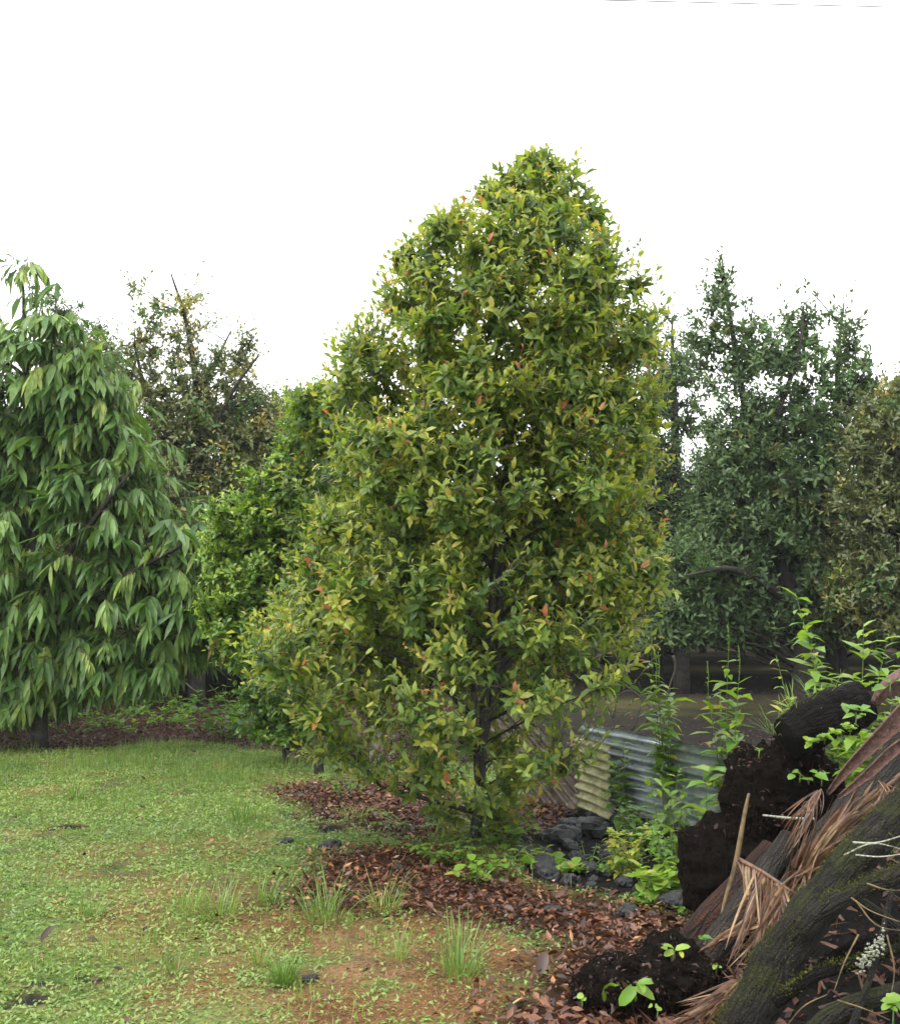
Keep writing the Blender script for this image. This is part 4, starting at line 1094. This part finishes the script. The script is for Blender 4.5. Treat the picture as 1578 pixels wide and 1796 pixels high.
def rock_mesh(seed):
    V, T = ICO3
    n = fbm(V + seed * 3.7, 1.3, 3, seed) - .5; n2 = fbm(V + seed * 3.7, 4.5, 3, seed + 1) - .5
    W = V * (1 + 1.0 * n + .5 * n2)[:, None] * np.array((1, .85, .7))
    W = np.round(W * 3.2) / 3.2 * .35 + W * .65
    return tri_mesh('rock', W, T, [M['lava']], smooth=False)
rocks = [rock_mesh(i) for i in range(6)]
def lava_rocks():
    big = [(985, 1482, .17, 'large flat-topped lava rock nearest the tall trunk'), (1035, 1460, .20, 'largest grey-topped lava rock below the cream sheet'), (1130, 1475, .16, 'pale-edged lava rock behind the sparse yellow-green weed'),
           (1140, 1440, .15, 'lava rock tucked under the galvanised sheet'), (1075, 1500, .15, 'lava rock in the middle of the black pile'), (1195, 1590, .14, 'lava rock at the foot of the root mass'),
           (1100, 1600, .085, 'flat black stone lying out on the brown litter'), (970, 1600, .06, 'dark stone half sunk in the brown litter'), (545, 1722, .05, 'small grey stone on the bald lawn beside the compact tuft'), (500, 1482, .07, 'dark stone at the lawn edge of the litter'), (580, 1488, .09, 'longer dark stone at the head of the litter'), (700, 1530, .06, 'dark stone in the litter on the lawn side of the trunk')]
    pts = [(a, b, s, l, 'lava rocks') for a, b, s, l in big]
    reg = np.array(LAVA)
    q = scatter(900, (reg[:, 0].min(), reg[:, 0].max(), reg[:, 1].min(), reg[:, 1].max()))
    q = q[inpoly(q, LAVA)][:110]
    for i, (a, b, s, l, g) in enumerate(pts):
        p = G(a, b); o = link('lava_rock', rocks[i % 6], None, (p[0], p[1], gz1(p[0], p[1]) + s * .25))
        o.scale = (s * 1.2, s, s * .8); o.rotation_euler = (0, 0, i * 1.3); tag(o, l, 'rock', 'lava rocks')
    for i, (x, y) in enumerate(q):
        s = random.choice((.05, .06, .08, .10, .13))
        o = link('lava_rock', rocks[i % 6], None, (x, y, gz1(x, y) + s * .3)); o.scale = (s * random.uniform(.9, 1.3), s, s * random.uniform(.7, 1.1)); o.rotation_euler = (random.uniform(-.4, .4), random.uniform(-.4, .4), random.uniform(0, 6.28))
        tag(o, 'black lava rock in the loose pile between the tall trunk and the root mass', 'rock', 'lava rocks')
lava_rocks()

# ------------------------------------------------------------------ debris heap
def log(name, label, pts, radii, mat, cat_='log', n=40, sides=20, rough_=.12, parent=None, fs=6, origin=None):
    pts = np.asarray(pts, float)
    sp = smooth_path(pts, n); rr = np.interp(np.linspace(0, 1, n), np.linspace(0, 1, len(radii)), radii)
    V, T = tubes(sp, rr, sides)
    ax = np.concatenate((np.repeat(sp, sides, 0), sp[:1], sp[-1:]))
    k = 1 + rough_ * 2 * (fbm(V, fs, 3, 3) - .5) + rough_ * .9 * (fbm(V, fs * 4, 2, 5) - .5)
    V = ax + (V - ax) * k[:, None]
    org = pts[0] if origin is None else np.asarray(origin)
    cum = np.concatenate(([0], np.cumsum(np.linalg.norm(np.diff(sp, axis=0), axis=1))))
    aa = np.linspace(0, 2 * np.pi, sides, endpoint=False)
    luv = np.column_stack((np.tile(np.cos(aa), n) * np.repeat(rr, sides), np.tile(np.sin(aa), n) * np.repeat(rr, sides), np.repeat(cum * .16 + float(pts[0][0]), sides)))
    luv = np.concatenate((luv, [[0, 0, 0], [0, 0, cum[-1] * .16]])); luv = np.column_stack((luv, np.ones(len(luv))))
    o = link(name, tri_mesh(name, V - org, T, [M[mat]], {'luv': luv}), parent, org if parent is None else None)
    if label: tag(o, label, cat_)
    return o

def blob(cs, sub_=ICO4, rough_=.22, fs=5):
    """several noisy lumps merged into one mass"""
    parts = []
    for c, r in cs:
        V, T = sub_
        c = np.asarray(c); r = np.asarray(r)
        W = V * r
        k = 1 + rough_ * 2 * (fbm(W + c, fs, 4, 13) - .5) + rough_ * (fbm(W + c, fs * 4, 3, 14) - .5)
        parts.append((W * k[:, None] + c, T))
    return joinm(parts)

def fibres(V, n, L, w, mat, droop=.8, seed=0):
    """thin hanging roots on a surface V"""
    i = rng.choice(len(V), n); b = V[i]
    cen = V.mean(0); out = norm(b - cen)
    d = norm(out * .6 + rng.normal(0, .6, (n, 3)) + np.array((0, 0, -.4)))
    ln = L * rng.uniform(.3, 1.2, n)
    t = np.linspace(0, 1, 3)[None, :, None]
    path = b[:, None] - out[:, None] * .02 + d[:, None] * ln[:, None, None] * t + np.array((0, 0, -1.)) * (ln * droop)[:, None, None] * t ** 2 * .6 + rng.normal(0, 1, (n, 3, 3)) * ln[:, None, None] * .07
    return tubes(path, np.full((n, 3), w) * np.linspace(1, .4, 3), 3, False)

def root_mass():
    org = np.array((*P(1300, 1600, 7.6)[:2], 0))
    cs = [(P(1262, 1525, 7.7), (.30, .30, .36)), (P(1350, 1400, 7.75), (.30, .30, .40)), (P(1340, 1520, 7.8), (.34, .3, .42)), (P(1395, 1315, 7.75), (.17, .22, .24)), (P(1420, 1450, 7.8), (.3, .3, .5)), (P(1300, 1600, 7.8), (.32, .28, .3)), (P(1312, 1345, 7.75), (.10, .14, .13))]
    V, T = blob(cs, rough_=.34, fs=5.5)
    root = thing('root_mass', 'black upturned root mass, fibrous and taller than the weeds beside it', 'root mass', org)
    link('soil_body', tri_mesh('soil_body', V - org, T, [M['humus']]), root)
    fV, fT = fibres(V[V[:, 1] < 7.75], 3000, .13, .0018, 'fibre')
    tag(link('root_fibres', tri_mesh('root_fibres', fV - org, fT, [M['fibre']]), root), kind='stuff')
    return V, root, org
rm_args = root_mass()
log('fallen_log', 'short black wet log lying across the top of the root mass', [P(1378, 1292, 7.35), P(1440, 1262, 7.4), P(1512, 1232, 7.5)], [.135, .15, .15, .13], 'log_black', rough_=.34, fs=5)
log('fallen_palm_log', 'red-brown slanting palm trunk leaning against the root mass', [P(1185, 1690, 7.0), P(1240, 1620, 7.0), P(1300, 1550, 7.1), P(1352, 1487, 7.2)], [.10, .095, .085, .07], 'log_red')
log('fallen_palm_log', 'grey slanting palm trunk under the dry fronds, beside the red-brown one', [P(1228, 1690, 6.6), P(1290, 1610, 6.7), P(1340, 1540, 6.85), P(1385, 1470, 7.0)], [.08, .085, .08, .07], 'log_grey')
log('fallen_palm_log', 'ridged dark brown palm log under the long stacked strips', [P(1370, 1610, 6.75), P(1430, 1520, 6.8), P(1500, 1430, 6.85), P(1600, 1310, 6.95)], [.12, .13, .13, .13], 'log_grey', rough_=.2)
log('stick', 'tan mossy stick standing upright against the root mass', [P(1313, 1392, 6.95), P(1306, 1425, 6.92), P(1298, 1470, 6.88), P(1289, 1520, 6.85), P(1274, 1570, 6.8), P(1262, 1620, 6.78), P(1250, 1650, 6.75)], [.008, .013, .016, .017, .013, .009, .006], 'stick', 'stick', sides=8, fs=12)
log('twig', 'pale lichened twig lying level in front of the root mass', [P(1337, 1430, 6.85), P(1380, 1435, 6.8), P(1428, 1437, 6.75)], [.006, .009, .008], 'lichen', 'twig', n=14, sides=6)

def front_mound():
    org = np.array((*P(1130, 1760, 6.25)[:2], 0))
    cs = [(P(1105, 1725, 6.3), (.26, .26, .16)), (P(1180, 1712, 6.35), (.24, .28, .20)), (P(1050, 1738, 6.35), (.16, .18, .10)), (P(1225, 1725, 6.3), (.17, .22, .17))]
    V, T = blob(cs, rough_=.42, fs=5.5)
    root = thing('peat_stump', 'low black peaty stump lying on the litter with seedlings on it', 'stump', org)
    link('soil_body', tri_mesh('soil_body', V - org, T, [M['humus']]), root)
    fV, fT = fibres(V[V[:, 2] > .05], 2400, .09, .0016, 'fibre')
    tag(link('root_fibres', tri_mesh('root_fibres', fV - org, fT, [M['fibre']]), root), kind='stuff')
    return V, root, org
fm_args = front_mound()

def crumbs(name, V, root, org, n):
    i = rng.choice(len(V), n); b = V[i]; out = norm(b - V.mean(0))
    up = out[:, 2] > -.1
    b, out = b[up], out[up]; m = len(b)
    d = norm(rng.normal(0, 1, (m, 3)) + out * .3)
    L = rng.gamma(3, .007, m) + .006
    vv, tt, k = leaf_geo(b + out * .004 - org, d, norm(out + rng.normal(0, .4, (m, 3))), L, L * rng.uniform(.25, .6, m), .2, .3, 'lite')
    tag(link('caught_litter', tri_mesh('caught_litter', vv, tt, [M['dead_leaf']], {'tint': np.repeat(np.clip(rng.normal(.16, .2, m), 0, .8), k)}), root), kind='stuff')

def mossy_branch():
    org = P(1282, 1850, 5.6)
    root = thing('mossy_branch', 'thick mossy fallen branch slanting across the dry palm fronds', 'branch', org)
    log('limb', None, [org, P(1335, 1740, 5.62), P(1400, 1630, 5.66), P(1480, 1530, 5.75), P(1560, 1440, 5.85), P(1680, 1330, 6.1)], [.12, .118, .11, .10, .09, .08], 'log_moss', parent=root, n=90, sides=28, rough_=.26, origin=org)
    log('limb', None, [P(1385, 1655, 5.6), P(1440, 1600, 5.52), P(1510, 1560, 5.52), P(1640, 1505, 5.6)], [.05, .05, .045, .04], 'log_moss', parent=root, origin=org, rough_=.28)
    log('limb', None, [P(1360, 1760, 5.5), P(1430, 1712, 5.42), P(1500, 1690, 5.45), P(1640, 1640, 5.6)], [.03, .028, .026, .02], 'log_black', parent=root, origin=org, rough_=.25)
    for pp, rr in [([(1480, 1500, 5.6), (1530, 1480, 5.5), (1590, 1492, 5.5)], .004), ([(1495, 1478, 5.6), (1540, 1478, 5.55), (1600, 1460, 5.5)], .005), ([(1500, 1500, 5.5), (1545, 1503, 5.45), (1600, 1495, 5.4)], .004)]:
        log('twig', None, [P(*p) for p in pp], [rr, rr, rr * .5], 'lichen', parent=root, n=16, sides=6, origin=org, rough_=.3)
crumbs('root', *rm_args, 2600)
crumbs('stump', *fm_args, 2200)
mossy_branch()
def moss_tufts():
    M['moss'] = leaf_mat('moss', [(0, (.022, .026, .005)), (.6, (.050, .056, .010)), (1, (.10, .10, .02))], rough=.9, trans=.1, spec=.1)
    for o in [o for o in bpy.data.objects if o.name.startswith('limb') and o.parent and o.parent.name.startswith('mossy_branch')]:
        me = o.data; n = len(me.vertices)
        co = np.empty(n * 3, np.float32); me.vertices.foreach_get('co', co); co = co.reshape(-1, 3)
        nr = np.empty(n * 3, np.float32); me.vertices.foreach_get('normal', nr); nr = nr.reshape(-1, 3)
        w = fbm(co, 6.0, 3, 141) + .22 * nr[:, 2]
        ok = np.where(w > np.quantile(w, .62))[0]
        i = rng.choice(ok, min(5200, len(ok) * 6)); b = co[i] + rng.normal(0, .011, (len(i), 3))
        d = norm(nr[i] + rng.normal(0, .55, (len(i), 3)))
        L = rng.uniform(.006, .018, len(i))
        V, T, k = leaf_geo(b - nr[i] * .004, d, norm(rng.normal(0, 1, (len(i), 3))), L, L * .4, .2, .2, 'lite')
        tag(link('moss', tri_mesh('moss', V, T, [M['moss']], {'tint': np.repeat(np.clip(rng.normal(.5, .25, len(i)), 0, 1), k)}), o), kind='stuff')
moss_tufts()
DB = 'dark branches in the heap'
for i, (pp, r0, lab) in enumerate([
        ([(1400, 1830, 5.3), (1480, 1770, 5.3), (1600, 1730, 5.35)], .05, 'dark wet branch lowest in the heap beside the mossy one'),
        ([(1440, 1700, 5.75), (1510, 1660, 5.7), (1600, 1640, 5.7)], .045, 'dark branch running under the white lichen clump'),
        ([(1490, 1810, 5.2), (1530, 1700, 5.3), (1565, 1560, 5.4)], .018, 'thin mossy branch rising steeply at the picture edge'),
        ([(1500, 1580, 5.9), (1560, 1620, 5.8), (1610, 1690, 5.8)], .04, 'dark limb end behind the thin mossy branch')]):
    tag(log('fallen_branch', None, [P(*p) for p in pp], [r0, r0 * .9, r0 * .7], 'log_moss' if i != 1 else 'log_black', rough_=.2), lab, 'branch', DB)

def twig_fan():
    k = 0
    for pp in [[(1492, 1575, 5.3), (1530, 1600, 5.25), (1600, 1625, 5.2)], [(1500, 1580, 5.35), (1540, 1625, 5.3), (1610, 1635, 5.25)], [(1505, 1640, 5.3), (1480, 1690, 5.2), (1462, 1740, 5.15)], [(1520, 1550, 5.4), (1560, 1562, 5.3), (1610, 1560, 5.3)],
               [(1468, 1755, 5.15), (1515, 1770, 5.1), (1560, 1790, 5.1)], [(1555, 1640, 5.25), (1568, 1700, 5.2), (1560, 1760, 5.15)], [(1380, 1800, 5.4), (1410, 1765, 5.3), (1450, 1745, 5.3)]]:
        V, T = tubes(smooth_path([P(*p) for p in pp], 10), np.linspace(.005, .002, 10), 5)
        o = P(*pp[0])
        tag(link('twig', tri_mesh('twig', V - o, T, [M['stick']]), None, o), 'thin bare twig poking out of the heap below the mossy branch', 'twig', 'bare twigs in the heap')
twig_fan()

def heap_debris():
    parts = []
    n = 420
    x = rng.uniform(1.45, 3.4, n); y = rng.uniform(5.0, 6.9, n); z = gz(x, y)
    keep = (z > .04)
    for a, b, c in zip(x[keep], y[keep], z[keep]):
        an = rng.uniform(0, 6.28); L = rng.uniform(.08, .34)
        d = np.array((math.cos(an), math.sin(an), rng.normal(.1, .3)))
        p = np.array((a, b, c + rng.uniform(.01, .09)))
        pth = bezier(p[None], (p + d * L * .5 + rng.normal(0, .03, 3))[None], (p + d * L)[None], 5)[0]
        parts.append(strip_mesh(pth, rng.uniform(.006, .024), rng.normal(0, 1, 3) + (0, -.5, 1)))
    V, T = joinm(parts)
    tag(link('dead_litter', tri_mesh('dead_litter', V, T, [M['frond']])), 'brown shreds of dead fronds and bark strewn over the heap', 'debris', None, 'stuff')

def lichen_clump():
    c = P(1535, 1668, 5.28)
    parts = []
    for i in range(130):
        t = i / 129
        p = P(1505 + 45 * t + rng.normal(0, 4), 1692 - 50 * t ** 1.6 + rng.normal(0, 8), 5.28 + rng.normal(0, .012))
        V, T = ICO2
        parts.append(((V * (1 + .8 * (fbm(V + i, 2.5, 2, i) - .5))[:, None]) * rng.uniform(.003, .0075) * np.array((1.3, .7, .9)) + p - c, T))
    V, T = joinm(parts)
    root = tag(link('lichen_clump', tri_mesh('lichen_clump', V, T, [M['lichen']]), None, c), 'white crusty lichen clump on a dark branch of the heap', 'lichen', None, 'stuff')
lichen_clump()

# dry palm fronds: a rachis with each leaflet a strip of its own
def strip_mesh(path, w, nrm=None, fold=.3):
    n = len(path)
    tan = norm(np.gradient(path, axis=0))
    up = np.array((.2, -1, .4)) if nrm is None else np.asarray(nrm, float)
    s = norm(np.cross(tan, up)); up = np.cross(s, tan)
    wv = w * np.clip(1.15 * np.sin(np.pi * np.linspace(.10, 1, n) ** .8) + .05, .04, 1)
    L = path + s * wv[:, None] * .5 - up * fold * wv[:, None] * .5
    R = path - s * wv[:, None] * .5 - up * fold * wv[:, None] * .5
    V = np.concatenate((path, L, R))
    i = np.arange(n - 1)
    T = np.concatenate((np.column_stack((i, i + 1, n + i + 1)), np.column_stack((i, n + i + 1, n + i)), np.column_stack((i, 2 * n + i + 1, i + 1)), np.column_stack((i, 2 * n + i, 2 * n + i + 1))))
    return V, T

def frond(label, rachis, r, fans, mats=('frond', 'frond_pale'), pale=.25):
    """fans: (start range along rachis, n, end pixel centre, end spread px, depth, width)"""
    org = P(*rachis[0])
    root = thing('palm_frond', label, 'palm frond', org, 'dry palm fronds')
    sp = smooth_path([P(*p) for p in rachis], 20)
    V, T = tubes(sp, np.linspace(r, r * .6, 20), 6)
    link('rachis', tri_mesh('rachis', V - org, T, [M['frond']]), root)
    for f0, f1, n, ex, ey, sx, sy, d, w in fans:
        for k in range(n):
            f = f0 + (f1 - f0) * rng.random()
            b = sp[int(f * 19)] + rng.normal(0, .006, 3)
            e = P(ex + rng.uniform(-sx, sx), ey + rng.uniform(-sy, sy), d + rng.normal(0, .06))
            mid = (b + e) / 2 + rng.normal(0, .025, 3) + np.array((0, -.03, .03))
            pth = bezier(b[None], mid[None], e[None], 9)[0]
            V, T = strip_mesh(pth, w * rng.uniform(.6, 1.3), np.array((0, -1, .5)) + rng.normal(0, .5, 3))
            link('leaflet', tri_mesh('leaflet', V - org, T, [M[mats[1] if rng.random() < pale else mats[0]]]), root)
heap_debris()
frond('dry brown palm frond fanning down between the grey trunk and the mossy branch', [(1296, 1508, 6.5), (1340, 1532, 6.35), (1400, 1572, 6.2), (1450, 1600, 6.1)], .014,
      [(.2, .7, 44, 1320, 1690, 50, 30, 6.15, 0.016), (.4, .9, 27, 1360, 1640, 35, 40, 6.1, 0.014), (.0, .15, 7, 1320, 1630, 8, 20, 6.3, 0.014), (.3, .8, 20, 1290, 1620, 25, 40, 6.35, 0.012)])
frond('dry reddish palm frond lying with its tips at the bottom edge of the heap', [(1345, 1690, 6.05), (1300, 1730, 6.0), (1240, 1770, 5.95), (1200, 1800, 5.9)], .010,
      [(.0, .6, 37, 1235, 1785, 50, 35, 5.9, 0.014), (.0, .4, 17, 1280, 1720, 20, 30, 6.0, 0.013), (.3, .9, 14, 1180, 1800, 20, 10, 5.9, 0.012)], pale=.15)
frond('dry palm frond of long stacked strips running up under the sheath', [(1375, 1575, 6.3), (1430, 1500, 6.3), (1500, 1430, 6.35), (1600, 1340, 6.5)], .022,
      [(.0, .35, 37, 1500, 1440, 45, 45, 6.25, 0.022), (.0, .2, 27, 1420, 1490, 40, 40, 6.2, 0.016), (.3, .7, 27, 1540, 1400, 40, 40, 6.3, 0.022), (.05, .5, 24, 1390, 1560, 30, 25, 6.15, 0.013)], pale=.2)
frond('shredded rust-brown palm fibres hanging below the sheath', [(1440, 1385, 6.5), (1425, 1400, 6.45), (1405, 1430, 6.4)], .006,
      [(.0, 1, 27, 1390, 1470, 25, 40, 6.4, 0.009), (.0, 1, 17, 1420, 1440, 20, 20, 6.35, 0.007)], pale=.1)
frond('shredded orange palm fibres dangling at the picture edge over the mossy branch', [(1540, 1370, 6.0), (1560, 1380, 6.0), (1600, 1390, 6.0)], .006,
      [(.0, 1, 24, 1550, 1440, 25, 30, 5.95, 0.007)], pale=.1)
frond('flat split palm frond piece lying over the grey trunk foot', [(1228, 1668, 6.35), (1280, 1640, 6.3), (1345, 1622, 6.25)], .008,
      [(.0, .4, 12, 1340, 1615, 20, 12, 6.25, 0.022), (.1, .6, 8, 1240, 1668, 10, 6, 6.3, 0.013)], pale=.1)

def sheath(label, pts, widths, curl, nrm, mat='sheath'):
    sp = smooth_path([P(*p) for p in pts], 24)
    w = np.interp(np.linspace(0, 1, 24), np.linspace(0, 1, len(widths)), widths)
    tan = norm(np.gradient(sp, axis=0)); up = np.asarray(nrm, float)
    s = norm(np.cross(tan, up)); up = np.cross(s, tan)
    m = 13; t = np.linspace(-1, 1, m)
    ang = t * curl
    R = w[:, None] / (2 * max(curl, .2))
    jag = 1 + .12 * (fbm(np.column_stack((np.linspace(0, 8, 24), np.zeros(24))), 1, 2, 4) - .5)
    V = sp[:, None] + s[:, None] * (np.sin(ang)[None] * R * jag[:, None])[..., None] + up[:, None] * ((1 - np.cos(ang))[None] * R)[..., None]
    V = V + .012 * (fbm(V.reshape(-1, 3), 9, 2, 6) - .5).reshape(24, m, 1) * up[:, None]
    V = V.reshape(-1, 3)
    i = np.arange(24 * m).reshape(24, m)
    a, b, c, d = i[:-1, :-1].ravel(), i[:-1, 1:].ravel(), i[1:, 1:].ravel(), i[1:, :-1].ravel()
    T = np.concatenate((np.column_stack((a, b, c)), np.column_stack((a, c, d))))
    o = P(*pts[0])
    me = tri_mesh('palm_sheath', V - o, T, [M[mat]])
    ob = tag(link('palm_sheath', me, None, o), label, 'palm sheath', 'palm sheaths on the heap')
    md = ob.modifiers.new('thick', 'SOLIDIFY'); md.thickness = .008
    return ob
sheath('large brown trough-shaped palm sheath with pale edge, pointing down from the heap top', [(1452, 1392, 6.15), (1490, 1345, 6.15), (1545, 1290, 6.2), (1600, 1235, 6.3), (1690, 1150, 6.5)], [.02, .08, .14, .19, .24], 1.9, (-.5, -.9, -.15))
sheath('purple-brown palm sheath folded under the large trough-shaped one', [(1470, 1400, 6.0), (1520, 1360, 6.0), (1570, 1315, 6.02), (1650, 1270, 6.1)], [.02, .07, .09, .12], 1.9, (.1, -1, .5))
sheath('dark arched palm sheath end at the picture edge behind the weeds', [(1528, 1232, 7.2), (1548, 1198, 7.2), (1590, 1172, 7.25), (1660, 1150, 7.3)], [.12, .26, .36, .4], 1.4, (.5, -.6, -.7))

# seedlings and small plants on the heap
SG = 'seedlings on the heap'
def seedling(px, py, d, label, h=.1, n=4, L=.09, W=.5, tint=.6, shape='full', rise=.25, droop=.4, cat_='seedling'):
    b = P(px, py, d)
    root = thing('seedling', label, cat_, b, SG)
    h = h * .55
    V, T = tubes(smooth_path([(0, 0, -.04), (.005, 0, h * .5), (0, -.01, h)], 6), np.linspace(.004, .0025, 6), 5)
    link('stem', tri_mesh('stem', V, T, [M['stem']]), root)
    a0 = rng.uniform(0, 6.28)
    for k in range(n):
        a = a0 + k * 6.28 / n + rng.normal(0, .25)
        dd = np.array((math.cos(a), math.sin(a), rise + rng.normal(0, .35))); nn = np.array((-.3 * math.cos(a), -.3 * math.sin(a) - .6, 1)) + rng.normal(0, .25, 3)
        s = L * rng.uniform(.55, 1.3)
        leaf_object(root, (rng.normal(0, L * .35), -.01 + rng.normal(0, L * .2), h * rng.uniform(.4, 1.1) + rng.normal(0, L * .15)), dd, nn, s, s * W, M['weed_leaf'], float(np.clip(tint + rng.normal(0, .1), 0, 1)), droop, .2, shape)
seedling(1106, 1745, 6.0, 'seedling with large drooping leaves in front of the peaty stump', .10, 6, .13, .5, .5, 'round', .1, .5)
seedling(1180, 1672, 6.2, 'bright flat-leaved seedling on top of the peaty stump', .05, 6, .075, .5, .7, 'round', .25, .2)
seedling(1152, 1772, 5.9, 'tiny pair of seed leaves at the foot of the peaty stump', .03, 3, .035, .9, .75, 'round')
seedling(1020, 1755, 6.0, 'tiny round-leaved sprout at the tip of the peaty stump', .03, 3, .035, .9, .7, 'round')
seedling(1278, 1772, 5.75, 'lone yellow-green sprout beside the mossy branch foot', .04, 3, .055, .8, .85, 'round')
seedling(1255, 1700, 6.15, 'small yellowish sprig in the dark gap behind the peaty stump', .06, 7, .03, .7, .8, 'round')
seedling(1236, 1650, 6.4, 'little green sprout between the peaty stump and grey trunk', .05, 3, .05, .5, .35)
seedling(1402, 1362, 7.25, 'three-leaved plant on the face of the root mass', .04, 4, .085, .85, .55, 'round', .2, .3)
seedling(1440, 1368, 7.1, 'broad-leaved sprig on the root mass beside the palm sheath', .06, 5, .09, .6, .5, 'full', .4, .3)
for i, (px, py) in enumerate([(1422, 1302), (1445, 1295), (1468, 1288), (1490, 1280)]):
    seedling(px, py, 7.15, ['yellow-green creeper sprig under the black log, nearest its cut end', 'second yellow-green creeper sprig along the black log', 'third yellow-green creeper sprig along the black log', 'last yellow-green creeper sprig along the black log, beside the sheath'][i], .01, 14, .055, .6, .68, 'round', .5, .3)
seedling(1330, 1320, 7.4, 'thin moss-like sprig on the shoulder of the root mass', .04, 9, .035, .3, .45)
seedling(1565, 1785, 5.05, 'bright leafy plant in the bottom corner of the heap', .12, 8, .08, .55, .65, 'round', .6, .2)
seedling(1500, 1262, 6.9, 'leafy sprig growing between the black log and the palm sheath', .08, 9, .10, .4, .5, 'full', .5, .3)
seedling(1560, 1205, 6.9, 'green leaf sprig over the arched palm sheath', .06, 5, .12, .35, .5, 'full', .5, .3)
for i, (px, py, d, n, h, lab) in enumerate([(1398, 1262, 7.45, 40, .28, 'upright pale grass on top of the black log, nearest its cut end'), (1440, 1248, 7.55, 40, .30, 'taller grass on top of the black log'), (1360, 1290, 7.5, 26, .20, 'short grass on the shoulder of the root mass')]):
    blade_tuft('grass_tuft', lab, P(px, py, d), n, h, .06, .5, group='grass on the heap', lean=.5)

# dead twiggy brush before the orchard
def brush():
    org = np.array((*P(1095, 1275, 14.5)[:2], 0)); org[2] = gz1(org[0], org[1])
    root = thing('dead_brush', 'bare dead branches lying behind the corrugated sheets', 'dead branch', org)
    for pp, r in [([(1040, 1180, 14.5), (1100, 1205, 14.4), (1160, 1260, 14.3)], .018), ([(1180, 1150, 14.6), (1184, 1172, 14.6), (1172, 1210, 14.6), (1150, 1300, 14.6)], .020), ([(1060, 1215, 14.4), (1066, 1240, 14.4), (1085, 1290, 14.4)], .010), ([(1075, 1260, 14.3), (1090, 1215, 14.3), (1140, 1215, 14.3)], .009),
                  ([(1110, 1280, 14.2), (1125, 1230, 14.2), (1120, 1195, 14.2)], .008), ([(1050, 1290, 14.4), (1040, 1250, 14.4), (1062, 1195, 14.4)], .008), ([(1030, 1235, 14.6), (1090, 1250, 14.5), (1150, 1240, 14.5)], .008), ([(1100, 1300, 14.3), (1140, 1255, 14.3), (1150, 1215, 14.2)], .007)]:
        V, T = tubes(smooth_path([P(*p) for p in pp], 14), np.linspace(r, r * .4, 14), 6)
        link('branch', tri_mesh('branch', V - org, T, [M['bark_dark']]), root)
brush()

def wire():
    a, b = P(1120, 1, 22), P(1578, 12, 24)
    u = b - a
    t = np.linspace(-3, 4, 60)[:, None]
    pth = a + u * t + np.array((0, 0, 1.)) * .004 * (t - .5) ** 2
    V, T = tubes(pth, np.full(60, .013), 5)
    tag(link('overhead_wire', tri_mesh('overhead_wire', V - a, T, [M['wire']]), None, a), 'thin overhead wire crossing the white sky', 'wire')
wire()

# ------------------------------------------------------------------ moist air
def haze(density):
    x, y0, y1, z0, z1 = 80, -12, 118, -2.0, 17
    V = np.array([(a, b, c) for a in (-x, x) for b in (y0, y1) for c in (z0, z1)], float)
    T = np.array([(0, 1, 3), (0, 3, 2), (4, 6, 7), (4, 7, 5), (0, 4, 5), (0, 5, 1), (2, 3, 7), (2, 7, 6), (0, 2, 6), (0, 6, 4), (1, 5, 7), (1, 7, 3)])
    m, N, K = new_mat('moist_air')
    out = N.new('ShaderNodeOutputMaterial'); v = N.new('ShaderNodeVolumePrincipled')
    v.inputs['Color'].default_value = (.93, .96, 1, 1); v.inputs['Density'].default_value = density
    K.new(v.outputs[0], out.inputs['Volume'])
    tag(link('haze', tri_mesh('haze', V, T, [m], smooth=False)), 'thin moist air over the yard and orchard', None, None, 'stuff')
haze(.0004)
